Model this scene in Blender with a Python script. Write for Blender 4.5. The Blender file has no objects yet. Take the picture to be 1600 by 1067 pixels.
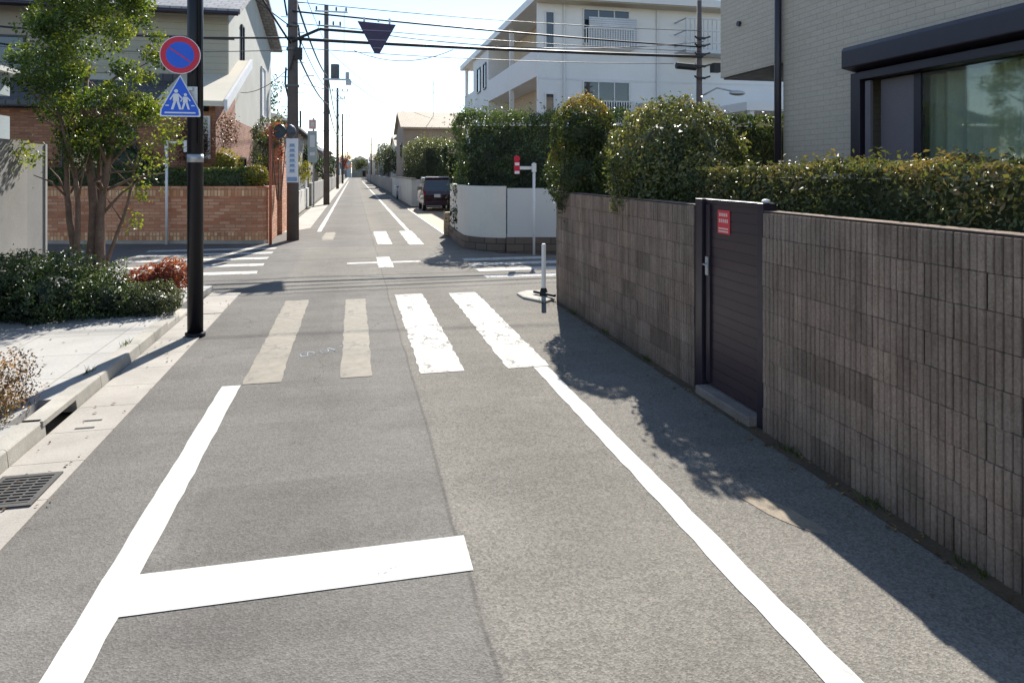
import bpy, bmesh, math, random
import numpy as np
from mathutils import Vector, noise as mnoise
random.seed(7); rng = np.random.default_rng(7)
sc = bpy.context.scene
R = math.radians
YAW = math.atan((800-553)/1067)          # camera looks a little to the right of the street's direction (+Y)
H = 2.05

# ------------------------------------------------------------------ camera
cam = bpy.data.cameras.new("camera"); camo = bpy.data.objects.new("camera", cam)
sc.collection.objects.link(camo); sc.camera = camo
camo.location = (0, 0, H); camo.rotation_euler = (R(90), 0, -YAW)
cam.sensor_width = 36; cam.lens = 36*1067/1600
cam.shift_y = -(533.5-269)/1600; cam.clip_start = .05; cam.clip_end = 5000

# ------------------------------------------------------------------ world, sun, exposure
SUN_AZ, SUN_EL = R(15.5), R(36)
w = bpy.data.worlds.new("World"); sc.world = w; w.use_nodes = True
nt = w.node_tree; bg = nt.nodes["Background"]
sky = nt.nodes.new("ShaderNodeTexSky"); sky.sky_type = 'NISHITA'; sky.sun_disc = False
sky.sun_elevation = SUN_EL; sky.sun_rotation = SUN_AZ; sky.air_density = 1.0; sky.dust_density = .05; sky.ozone_density = 2.0
hs = nt.nodes.new('ShaderNodeHueSaturation'); hs.inputs['Saturation'].default_value = .92; nt.links.new(sky.outputs[0], hs.inputs['Color'])
nt.links.new(hs.outputs[0], bg.inputs[0]); bg.inputs[1].default_value = .090
sl = bpy.data.lights.new("sun", 'SUN'); slo = bpy.data.objects.new("sun", sl); sc.collection.objects.link(slo)
sl.energy = 4.4; sl.angle = R(.5); sl.color = (1, .95, .87)
sd = Vector((math.sin(SUN_AZ)*math.cos(SUN_EL), math.cos(SUN_AZ)*math.cos(SUN_EL), math.sin(SUN_EL)))
slo.rotation_euler = sd.to_track_quat('Z', 'Y').to_euler()
sc.view_settings.view_transform = 'Standard'; sc.view_settings.look = 'None'
sc.view_settings.exposure = 1.3; sc.view_settings.gamma = 1

# ------------------------------------------------------------------ materials
def nodes(name):
    m = bpy.data.materials.new(name); m.use_nodes = True
    return m, m.node_tree, m.node_tree.nodes, m.node_tree.links, m.node_tree.nodes["Principled BSDF"]
def N(nt, t, **k):
    n = nt.nodes.new(t)
    for a, b in k.items():
        if a in n.inputs.keys() if isinstance(a, str) else False: n.inputs[a].default_value = b
        else: setattr(n, a, b)
    return n
def tc(nt, kind='Object'):
    return nt.nodes.new("ShaderNodeTexCoord").outputs[kind]
def noise_(nt, vec, scale, detail=4, rough=.55):
    n = nt.nodes.new("ShaderNodeTexNoise"); n.inputs['Scale'].default_value = scale
    n.inputs['Detail'].default_value = detail; n.inputs['Roughness'].default_value = rough
    nt.links.new(vec, n.inputs['Vector']); return n.outputs['Fac']
def math_(nt, op, a, b=None, c=None, clamp=False):
    n = nt.nodes.new("ShaderNodeMath"); n.operation = op; n.use_clamp = clamp
    for i, x in enumerate((a, b, c)):
        if x is None: continue
        if isinstance(x, (int, float)): n.inputs[i].default_value = x
        else: nt.links.new(x, n.inputs[i])
    return n.outputs[0]
def mapr(nt, v, a, b, c, d):
    n = nt.nodes.new("ShaderNodeMapRange"); nt.links.new(v, n.inputs[0])
    for i, x in enumerate((a, b, c, d)): n.inputs[i+1].default_value = x
    return n.outputs[0]
def mixc(nt, fac, a, b, mode='MIX'):
    n = nt.nodes.new("ShaderNodeMix"); n.data_type = 'RGBA'; n.blend_type = mode
    for sock, x in ((n.inputs[0], fac), (n.inputs[6], a), (n.inputs[7], b)):
        if isinstance(x, (int, float)): sock.default_value = x
        elif isinstance(x, tuple): sock.default_value = (x+(1,))[:4]
        else: nt.links.new(x, sock)
    return n.outputs[2]
def scalec(nt, col, fac):
    n = nt.nodes.new("ShaderNodeVectorMath"); n.operation = 'SCALE'
    if isinstance(col, tuple): n.inputs[0].default_value = col[:3]
    else: nt.links.new(col, n.inputs[0])
    nt.links.new(fac, n.inputs['Scale']); return n.outputs[0]
def bump_(nt, h, strength, dist=.01):
    n = nt.nodes.new("ShaderNodeBump"); n.inputs['Strength'].default_value = strength
    n.inputs['Distance'].default_value = dist; nt.links.new(h, n.inputs['Height']); return n.outputs[0]
def tone_(nt):
    a = nt.nodes.new("ShaderNodeAttribute"); a.attribute_name = 'tone'; return a.outputs['Fac']

def mat(name, col, rough=.75, var=.12, vs=1.5, fine=.06, fs=40, metal=0, spec=.4, bump=.15, tone=False, coat=0):
    m, nt, ns, ln, p = nodes(name)
    v = tc(nt)
    f = mapr(nt, noise_(nt, v, vs, 5, .6), .25, .75, 1-var, 1+var)
    g = mapr(nt, noise_(nt, v, fs, 3, .6), .25, .75, 1-fine, 1+fine)
    k = math_(nt, 'MULTIPLY', f, g)
    if tone: k = math_(nt, 'MULTIPLY', k, tone_(nt))
    ln.new(scalec(nt, col, k), p.inputs['Base Color'])
    ln.new(mapr(nt, noise_(nt, v, vs*3, 3), .2, .8, max(0, rough-.08), min(1, rough+.08)), p.inputs['Roughness'])
    p.inputs['Metallic'].default_value = metal; p.inputs['Specular IOR Level'].default_value = spec
    if coat: p.inputs['Coat Weight'].default_value = coat
    if bump: ln.new(bump_(nt, noise_(nt, v, fs*1.5, 3), bump, .004), p.inputs['Normal'])
    return m

def brick(name, c1, c2, mortar, bw, bh, ms, rough=.85, bump=.5, offset=.5, var=.15, dist=.006):
    m, nt, ns, ln, p = nodes(name)
    uv = tc(nt, 'UV'); b = nt.nodes.new("ShaderNodeTexBrick"); ln.new(uv, b.inputs[0])
    b.inputs['Color1'].default_value = c1+(1,); b.inputs['Color2'].default_value = c2+(1,); b.inputs['Mortar'].default_value = mortar+(1,)
    b.inputs['Scale'].default_value = 1; b.inputs['Brick Width'].default_value = bw; b.inputs['Row Height'].default_value = bh
    b.inputs['Mortar Size'].default_value = ms; b.inputs['Mortar Smooth'].default_value = .2; b.inputs['Bias'].default_value = 0; b.offset = offset
    f = mapr(nt, noise_(nt, uv, .9, 5), .25, .75, 1-var, 1+var)
    g = mapr(nt, noise_(nt, uv, 30, 3), .25, .75, .9, 1.1)
    ln.new(scalec(nt, b.outputs[0], math_(nt, 'MULTIPLY', f, g)), p.inputs['Base Color'])
    p.inputs['Roughness'].default_value = rough
    h = math_(nt, 'SUBTRACT', math_(nt, 'MULTIPLY', noise_(nt, uv, 60, 3), .3), b.outputs['Fac'])
    ln.new(bump_(nt, h, bump, dist), p.inputs['Normal'])
    return m

def leafmat(name, cols, trans=.35, rough=.42, spec=.5):
    m, nt, ns, ln, p = nodes(name)
    r = nt.nodes.new("ShaderNodeValToRGB"); ln.new(tone_(nt), r.inputs[0])
    el = r.color_ramp.elements
    while len(el) < len(cols): el.new(.5)
    for i, c in enumerate(cols): el[i].position = i/(len(cols)-1); el[i].color = c+(1,)
    ln.new(r.outputs[0], p.inputs['Base Color']); p.inputs['Roughness'].default_value = rough
    p.inputs['Specular IOR Level'].default_value = spec
    t = nt.nodes.new("ShaderNodeBsdfTranslucent")
    ln.new(mixc(nt, 1.0, r.outputs[0], (1.5, 1.45, .55), 'MULTIPLY'), t.inputs[0])
    mx = nt.nodes.new("ShaderNodeMixShader"); mx.inputs[0].default_value = trans
    ln.new(p.outputs[0], mx.inputs[1]); ln.new(t.outputs[0], mx.inputs[2])
    ln.new(mx.outputs[0], ns["Material Output"].inputs[0])
    return m

def asphalt():
    m, nt, ns, ln, p = nodes("asphalt")
    v = tc(nt)
    sep = nt.nodes.new("ShaderNodeSeparateXYZ"); ln.new(v, sep.inputs[0]); X, Y = sep.outputs[0], sep.outputs[1]
    # right lane relaid in a lighter, coarser mix; the seam wanders a little
    seam = math_(nt, 'ADD', X, mapr(nt, noise_(nt, v, .7, 3), 0, 1, -.05, .05))
    right = mapr(nt, seam, .55, .60, 0, 1)
    inter = math_(nt, 'MULTIPLY', mapr(nt, Y, 12.2, 12.3, 0, 1), mapr(nt, Y, 19.2, 19.3, 1, 0))
    coarse = math_(nt, 'MAXIMUM', right, math_(nt, 'MULTIPLY', inter, mapr(nt, X, -1.3, -1.2, 0, 1)))
    base = mixc(nt, coarse, (.148, .139, .127), (.167, .155, .135))
    mp = nt.nodes.new("ShaderNodeMapping"); mp.inputs['Scale'].default_value = (.35, 2.6, 1); ln.new(v, mp.inputs[0])
    band = mapr(nt, noise_(nt, mp.outputs[0], 1.0, 5, .65), .3, .7, .90, 1.09)
    # rectangular relaid patches of a slightly different mix
    def patch(x0, x1, y0, y1, f):
        e_ = .02
        a = math_(nt, 'MULTIPLY', mapr(nt, X, x0, x0+e_, 0, 1), mapr(nt, X, x1, x1+e_, 1, 0))
        b = math_(nt, 'MULTIPLY', mapr(nt, Y, y0, y0+e_, 0, 1), mapr(nt, Y, y1, y1+e_, 1, 0))
        return math_(nt, 'ADD', 1, math_(nt, 'MULTIPLY', math_(nt, 'MULTIPLY', a, b), f))
    pk = math_(nt, 'MULTIPLY', patch(-.95, .56, 3.85, 4.75, -.10), math_(nt, 'MULTIPLY', patch(-1.85, -.3, 8.6, 12.0, -.07), patch(.6, 3.3, 1.0, 4.1, .05)))
    oil = mapr(nt, noise_(nt, v, 1.3, 3, .5), .66, .78, 1, .80)
    big = math_(nt, 'MULTIPLY', math_(nt, 'MULTIPLY', mapr(nt, noise_(nt, v, .35, 5, .6), .3, .7, .87, 1.12), band), math_(nt, 'MULTIPLY', pk, oil))
    med = mapr(nt, noise_(nt, v, 2.2, 6, .65), .25, .75, .90, 1.10)
    vo = nt.nodes.new("ShaderNodeTexVoronoi"); vo.inputs['Scale'].default_value = 95; ln.new(v, vo.inputs['Vector'])
    sepc = nt.nodes.new("ShaderNodeSeparateColor"); ln.new(vo.outputs['Color'], sepc.inputs[0])
    spk = mapr(nt, sepc.outputs[0], 0, 1, .62, 1.40)
    vo2 = nt.nodes.new("ShaderNodeTexVoronoi"); vo2.inputs['Scale'].default_value = 38; ln.new(v, vo2.inputs['Vector'])
    sepd = nt.nodes.new("ShaderNodeSeparateColor"); ln.new(vo2.outputs['Color'], sepd.inputs[0])
    spk2 = mapr(nt, sepd.outputs[1], 0, 1, .93, 1.07)
    sp = math_(nt, 'MULTIPLY', spk, spk2)
    spm = nt.nodes.new("ShaderNodeMix"); spm.data_type = 'FLOAT'
    ln.new(mapr(nt, coarse, 0, 1, .5, .72), spm.inputs[0]); spm.inputs[2].default_value = 1; ln.new(sp, spm.inputs[3])
    # lengthwise wheel wear
    wave = math_(nt, 'SINE', math_(nt, 'MULTIPLY', X, 3.6))
    wear = mapr(nt, wave, -1, 1, .94, 1.06)
    k = math_(nt, 'MULTIPLY', math_(nt, 'MULTIPLY', big, med), math_(nt, 'MULTIPLY', spm.outputs[0], wear))
    # cracks
    vc = nt.nodes.new("ShaderNodeTexVoronoi"); vc.feature = 'DISTANCE_TO_EDGE'; vc.inputs['Scale'].default_value = .33
    wv = nt.nodes.new("ShaderNodeVectorMath"); wv.operation = 'ADD'; ln.new(v, wv.inputs[0])
    nn = nt.nodes.new("ShaderNodeTexNoise"); nn.inputs['Scale'].default_value = 1.6; nn.inputs['Detail'].default_value = 5; ln.new(v, nn.inputs['Vector'])
    ln.new(nn.outputs['Color'], wv.inputs[1]); ln.new(wv.outputs[0], vc.inputs['Vector'])
    cr = math_(nt, 'MULTIPLY', mapr(nt, vc.outputs['Distance'], 0, .0035, .45, 0), mapr(nt, noise_(nt, v, .5, 2), .45, .6, 0, 1))
    sl_ = math_(nt, 'ABSOLUTE', math_(nt, 'SUBTRACT', seam, .565)); cr2 = mapr(nt, sl_, .006, .016, .26, 0)
    dark = math_(nt, 'SUBTRACT', 1, math_(nt, 'MAXIMUM', cr, cr2))
    # dusty tan fines in blotches
    dust = mapr(nt, noise_(nt, v, .9, 6, .7), .52, .75, 0, .35)
    c = mixc(nt, dust, scalec(nt, base, math_(nt, 'MULTIPLY', k, dark)), (.19, .175, .15))
    ln.new(c, p.inputs['Base Color']); p.inputs['Roughness'].default_value = .95; p.inputs['Specular IOR Level'].default_value = .12
    ln.new(bump_(nt, math_(nt, 'ADD', vo.outputs['Distance'], noise_(nt, v, 150, 2)), .55, .004), p.inputs['Normal'])
    return m

def paint(name, col, wear=.35, crack=.5):
    m, nt, ns, ln, p = nodes(name); v = tc(nt)
    n1 = noise_(nt, v, 3.0, 8, .75); n2 = noise_(nt, v, 45, 4, .7)
    wearf = mapr(nt, math_(nt, 'ADD', math_(nt, 'MULTIPLY', n1, .6), math_(nt, 'MULTIPLY', n2, .4)), .66-wear*.3, .74-wear*.3, 0, 1)
    vc = nt.nodes.new("ShaderNodeTexVoronoi"); vc.feature = 'DISTANCE_TO_EDGE'; vc.inputs['Scale'].default_value = 1.5
    wv = nt.nodes.new("ShaderNodeVectorMath"); wv.operation = 'ADD'; ln.new(v, wv.inputs[0])
    nn = nt.nodes.new("ShaderNodeTexNoise"); nn.inputs['Scale'].default_value = 3; nn.inputs['Detail'].default_value = 6; ln.new(v, nn.inputs['Vector'])
    ln.new(nn.outputs['Color'], wv.inputs[1]); ln.new(wv.outputs[0], vc.inputs['Vector'])
    cr = math_(nt, 'MULTIPLY', mapr(nt, vc.outputs['Distance'], .008, .028, 1, 0), mapr(nt, noise_(nt, v, .8, 2), .38, .5, 0, crack))
    f = math_(nt, 'MAXIMUM', wearf, cr)
    dirt = math_(nt, 'MULTIPLY', mapr(nt, noise_(nt, v, 8, 5), .3, .8, 1.04, .78), mapr(nt, noise_(nt, v, 1.1, 3), .3, .7, .86, 1.05))
    ln.new(mixc(nt, f, scalec(nt, col, dirt), (.14, .135, .13)), p.inputs['Base Color'])
    p.inputs['Roughness'].default_value = .85; p.inputs['Specular IOR Level'].default_value = .15
    ln.new(bump_(nt, n2, .3, .004), p.inputs['Normal'])
    return m

def glass(name, tint=(.02, .025, .03), rough=.04, alpha=None):
    m, nt, ns, ln, p = nodes(name)
    p.inputs['Base Color'].default_value = tint+(1,); p.inputs['Roughness'].default_value = rough
    p.inputs['Specular IOR Level'].default_value = .9
    v = tc(nt); ln.new(bump_(nt, noise_(nt, v, 1.2, 2), .04, .02), p.inputs['Normal'])
    if alpha is not None:
        t = nt.nodes.new("ShaderNodeBsdfTransparent"); t.inputs[0].default_value = (.85, .9, .87, 1)
        mx = nt.nodes.new("ShaderNodeMixShader"); lw = nt.nodes.new("ShaderNodeLayerWeight"); lw.inputs[0].default_value = .5; frs = math_(nt, "ADD", math_(nt, "MULTIPLY", math_(nt, "POWER", lw.outputs["Facing"], 3.0), .42), .06)
        gl = nt.nodes.new("ShaderNodeBsdfGlossy"); gl.inputs['Roughness'].default_value = rough; gl.inputs[0].default_value = (.9, .93, .9, 1)
        ln.new(bump_(nt, noise_(nt, v, 1.2, 2), .05, .02), gl.inputs['Normal'])
        ln.new(frs, mx.inputs[0]); ln.new(t.outputs[0], mx.inputs[1]); ln.new(gl.outputs[0], mx.inputs[2]); ln.new(mx.outputs[0], ns["Material Output"].inputs[0])
    return m

M = {}
M['asphalt'] = asphalt()
M['step_conc'] = mat('step_concrete', (.20, .17, .15), .95, .3, 4, .25, 50, bump=.5)
M['soil'] = mat('soil', (.10, .085, .06), .95, .3, 2, .2, 60, bump=.6)
M['paint'] = paint('road_paint', (.56, .54, .49), .38, .9)
M['paint_new'] = paint('road_paint_fresh', (.58, .57, .54), .20, .16)
M['paint_old'] = paint('road_paint_faded', (.275, .25, .205), .36, .6)
M['concrete'] = mat('concrete', (.31, .285, .25), .9, .22, 1.6, .12, 55, bump=.4)
M['kerbstone'] = mat('kerbstone', (.33, .31, .27), .9, .25, 2.5, .14, 60, bump=.5, tone=True)
M['paving'] = mat('paving', (.27, .265, .255), .9, .12, 1.0, .16, 70, bump=.5)
M['wall_conc'] = mat('wall_concrete', (.25, .24, .225), .9, .22, .9, .08, 30, bump=.3, tone=True)
M['block'] = mat('split_block', (.190, .146, .138), .92, .20, 1.1, .22, 55, bump=.8, tone=True)
def blockmat():
    m, nt, ns, ln, p = nodes('split_block'); v = tc(nt)
    base = mixc(nt, mapr(nt, noise_(nt, v, .8, 5, .65), .35, .65, 0, 1), (.272, .198, .155), (.225, .180, .148))
    mp = nt.nodes.new("ShaderNodeMapping"); mp.inputs['Scale'].default_value = (1, 5, .5); ln.new(v, mp.inputs[0])
    streak = mapr(nt, noise_(nt, mp.outputs[0], 1.4, 5, .7), .35, .7, 1.16, .62)
    blot = mapr(nt, noise_(nt, v, 3.2, 6, .7), .3, .7, .78, 1.2)
    grain = mapr(nt, noise_(nt, v, 70, 4, .7), .3, .7, .72, 1.26)
    sep = nt.nodes.new("ShaderNodeSeparateXYZ"); ln.new(v, sep.inputs[0])
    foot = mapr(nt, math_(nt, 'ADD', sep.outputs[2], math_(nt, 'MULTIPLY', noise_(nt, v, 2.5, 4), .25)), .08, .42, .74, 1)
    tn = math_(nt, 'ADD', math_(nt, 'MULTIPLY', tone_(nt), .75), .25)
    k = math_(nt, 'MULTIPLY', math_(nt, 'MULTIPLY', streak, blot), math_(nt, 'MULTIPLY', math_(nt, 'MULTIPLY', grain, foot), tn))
    moss = mapr(nt, noise_(nt, v, 1.7, 6, .7), .60, .75, 0, .35)
    ln.new(mixc(nt, moss, scalec(nt, base, k), (.12, .115, .075)), p.inputs['Base Color'])
    p.inputs['Roughness'].default_value = .97; p.inputs['Specular IOR Level'].default_value = .15
    h = math_(nt, 'ADD', noise_(nt, v, 45, 5, .7), math_(nt, 'MULTIPLY', noise_(nt, v, 130, 3), .5))
    ln.new(bump_(nt, h, 1.0, .006), p.inputs['Normal']); return m
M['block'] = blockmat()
M['mortar'] = mat('block_joint', (.075, .058, .048), .95, .2, 3, .1, 40)
M['stone'] = brick('plinth_stone', (.10, .08, .07), (.15, .115, .09), (.05, .04, .035), .45, .19, .012)
M['brick'] = brick('brick_orange', (.44, .14, .065), (.62, .31, .18), (.30, .19, .12), .30, .092, .012, var=.25)
M['brick_sold'] = brick('brick_upright', (.46, .17, .07), (.74, .45, .25), (.30, .19, .12), .095, .22, .012, var=.25, offset=0)
M['brick_b'] = brick('brick_house', (.24, .085, .05), (.38, .17, .09), (.16, .11, .08), .24, .08, .012)
M['tile'] = brick('grey_wall_tile', (.415, .36, .29), (.44, .385, .315), (.32, .275, .22), .235, .068, .0045, rough=.6, bump=.35, var=.05)
M['siding'] = brick('beige_siding', (.36, .34, .28), (.36, .34, .28), (.25, .235, .19), 30, .22, .008, bump=.4, var=.08)
M['plaster_grey'] = mat('plaster_grey', (.40, .40, .36), .85, .12, .8)
M['plaster_taupe'] = mat('plaster_taupe', (.30, .27, .23), .85, .12, .8)
M['white_wall'] = mat('white_wall', (.70, .695, .69), .8, .07, .5, .03, 20)
M['tan_wall'] = mat('tan_wall', (.55, .45, .33), .8, .1, .6)
M['fence_white'] = mat('fence_white', (.60, .58, .53), .8, .10, .7, .04, 30, tone=True)
M['panel'] = mat('fence_panel_grey', (.52, .53, .53), .55, .04, .5, .02, 30)
M['cream'] = mat('cream_wall', (.55, .50, .40), .8, .1, .8)
M['bluegrey_wall'] = mat('bluegrey_wall', (.38, .44, .46), .8, .1, .8)
M['brown_wall'] = mat('brown_wall', (.26, .20, .15), .85, .15, .8)
M['roof_tan'] = brick('tan_roof', (.40, .31, .21), (.47, .38, .27), (.22, .17, .12), .3, .28, .03, var=.1)
M['roof_dark'] = brick('dark_roof', (.075, .075, .085), (.10, .10, .11), (.04, .04, .045), .3, .28, .02)
M['roof_grey'] = brick('grey_roof', (.24, .24, .25), (.30, .30, .31), (.16, .16, .17), .35, .3, .03)
M['trim_dark'] = mat('dark_trim', (.016, .012, .022), .4, .1, 3, .05, 40, spec=.5, bump=.03)
M['trim_white'] = mat('white_trim', (.62, .62, .62), .5, .05, 3)
M['gate'] = brick('gate_board', (.030, .018, .026), (.042, .026, .032), (.010, .008, .010), 6, .085, .006, rough=.42, bump=.6, var=.2)
M['glass'] = glass('window_glass')
M['glass_clear'] = glass('clear_glass', (.05, .055, .05), .03, .28)
M['curtain'] = mat('curtain', (.48, .47, .40), .9, .1, 3)
M['frosted'] = mat('frosted_screen', (.13, .115, .13), .5, .06, 2)
M['black_pole'] = mat('black_paint', (.006, .006, .010), .38, .1, 4, .05, 60, spec=.3, bump=.05)
M['steel'] = mat('galvanised_steel', (.42, .43, .44), .45, .12, 5, .05, 60, metal=.6)
M['white_pole'] = mat('white_pole_paint', (.66, .66, .66), .45, .08, 3)
M['pole_conc'] = mat('pole_concrete', (.105, .088, .082), .9, .2, 1.5, .1, 50)
M['cable'] = mat('cable_sheath', (.018, .018, .020), .55, .05, 1)
M['cable_grey'] = mat('cable_grey', (.10, .10, .11), .55, .05, 1)
M['sign_blue'] = mat('sign_blue', (.010, .10, .62), .45, .05, 4, .02, 40, bump=.02)
M['sign_red'] = mat('sign_red', (.55, .012, .045), .45, .05, 4, .02, 40, bump=.02)
M['sign_white'] = mat('sign_white', (.70, .72, .76), .45, .04, 4, .02, 40, bump=.02)
M['sign_back'] = mat('sign_back', (.045, .035, .075), .6, .1, 6)
M['sign_stripe'] = mat('sign_rail', (.16, .14, .24), .5, .1, 6)
M['mirror_back'] = mat('mirror_back', (.06, .07, .085), .35, .1, 6)
M['ad_blue'] = mat('advert_blue', (.22, .33, .48), .6, .1, 6)
M['orange'] = mat('orange_paint', (.34, .09, .045), .55, .15, 4)
M['notice_red'] = mat('notice_red', (.62, .05, .06), .6, .05, 4)
M['pink'] = mat('notice_pale', (.75, .45, .42), .6, .05, 4)
M['car_paint'] = mat('car_paint', (.035, .008, .014), .22, .05, 2, .01, 40, spec=.6, bump=0, coat=.7)
M['rubber'] = mat('rubber', (.015, .015, .015), .8, .1, 8)
M['lamp_red'] = mat('lamp_red', (.35, .01, .01), .2, .02, 2, bump=0)
M['plate'] = mat('plate_white', (.66, .66, .62), .5, .04, 4)
M['bark'] = mat('bark', (.17, .115, .085), .95, .35, 6, .25, 40, bump=.8)
M['chalk'] = paint('blue_chalk', (.30, .36, .44), .6, 0)
M['light_patch'] = mat('patch_tan', (.235, .195, .145), .95, .3, 8, .2, 60, bump=.5)
M['rust'] = mat('rusty_seam', (.085, .06, .035), .95, .35, 3, .25, 50, bump=.5)
M['drive'] = brick('drive_paver', (.34, .245, .155), (.41, .31, .20), (.2, .15, .1), .22, .11, .008)
M['grate'] = mat('cast_iron', (.07, .066, .062), .6, .2, 10, .1, 50, metal=.3)
M['shutter_white'] = brick('white_louvre', (.52, .54, .58), (.52, .54, .58), (.30, .32, .36), 20, .09, .012)
M['leaf_tree'] = leafmat('leaf_tree', [(.025, .047, .010), (.057, .098, .017), (.12, .165, .026), (.26, .26, .042)], .42)
M['leaf_dark'] = leafmat('leaf_dark', [(.014, .026, .014), (.040, .066, .026), (.10, .14, .045)], .25)
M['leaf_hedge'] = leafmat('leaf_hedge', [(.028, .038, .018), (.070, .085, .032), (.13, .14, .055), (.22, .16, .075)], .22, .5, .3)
M['leaf_round'] = leafmat('leaf_round', [(.032, .045, .018), (.080, .10, .032), (.15, .16, .055), (.27, .23, .13)], .25, .40, .5)
M['leaf_gold'] = leafmat('leaf_gold', [(.025, .038, .014), (.055, .080, .02), (.12, .14, .035), (.36, .22, .06)], .35)
M['leaf_red'] = leafmat('leaf_red', [(.10, .035, .022), (.28, .065, .04), (.38, .13, .07)], .35)
M['leaf_pinkbush'] = leafmat('leaf_pinkbush', [(.07, .075, .03), (.20, .11, .07), (.36, .22, .15)], .35)
M['leaf_maroon'] = leafmat('leaf_maroon', [(.04, .02, .015), (.10, .045, .03), (.20, .12, .09)], .3)
M['leaf_box'] = leafmat('leaf_box', [(.025, .045, .012), (.045, .08, .016), (.11, .15, .03)], .3)
M['leaf_grey'] = leafmat('leaf_grey', [(.03, .04, .022), (.07, .09, .045), (.17, .18, .10)], .28)
M['leaf_litter'] = leafmat('leaf_litter', [(.10, .06, .03), (.22, .13, .06), (.32, .22, .09)], .1, .9, .1)
M['leaf_yellow'] = leafmat('leaf_yellow', [(.10, .12, .02), (.22, .21, .04), (.33, .26, .06)], .4)

# ------------------------------------------------------------------ geometry helpers
ORG = {}; XF = None; YO = 0
def tag(o, label=None, cat=None, group=None, kind=None):
    if label: o['label'] = label
    if cat: o['category'] = cat
    if group: o['group'] = group
    if kind: o['kind'] = kind
    return o
def empty(name, loc, label, cat, group=None):
    o = bpy.data.objects.new(name, None); sc.collection.objects.link(o); o.location = loc
    o.empty_display_size = .2; ORG[o.name] = Vector(loc)
    return tag(o, label, cat, group)

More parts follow.
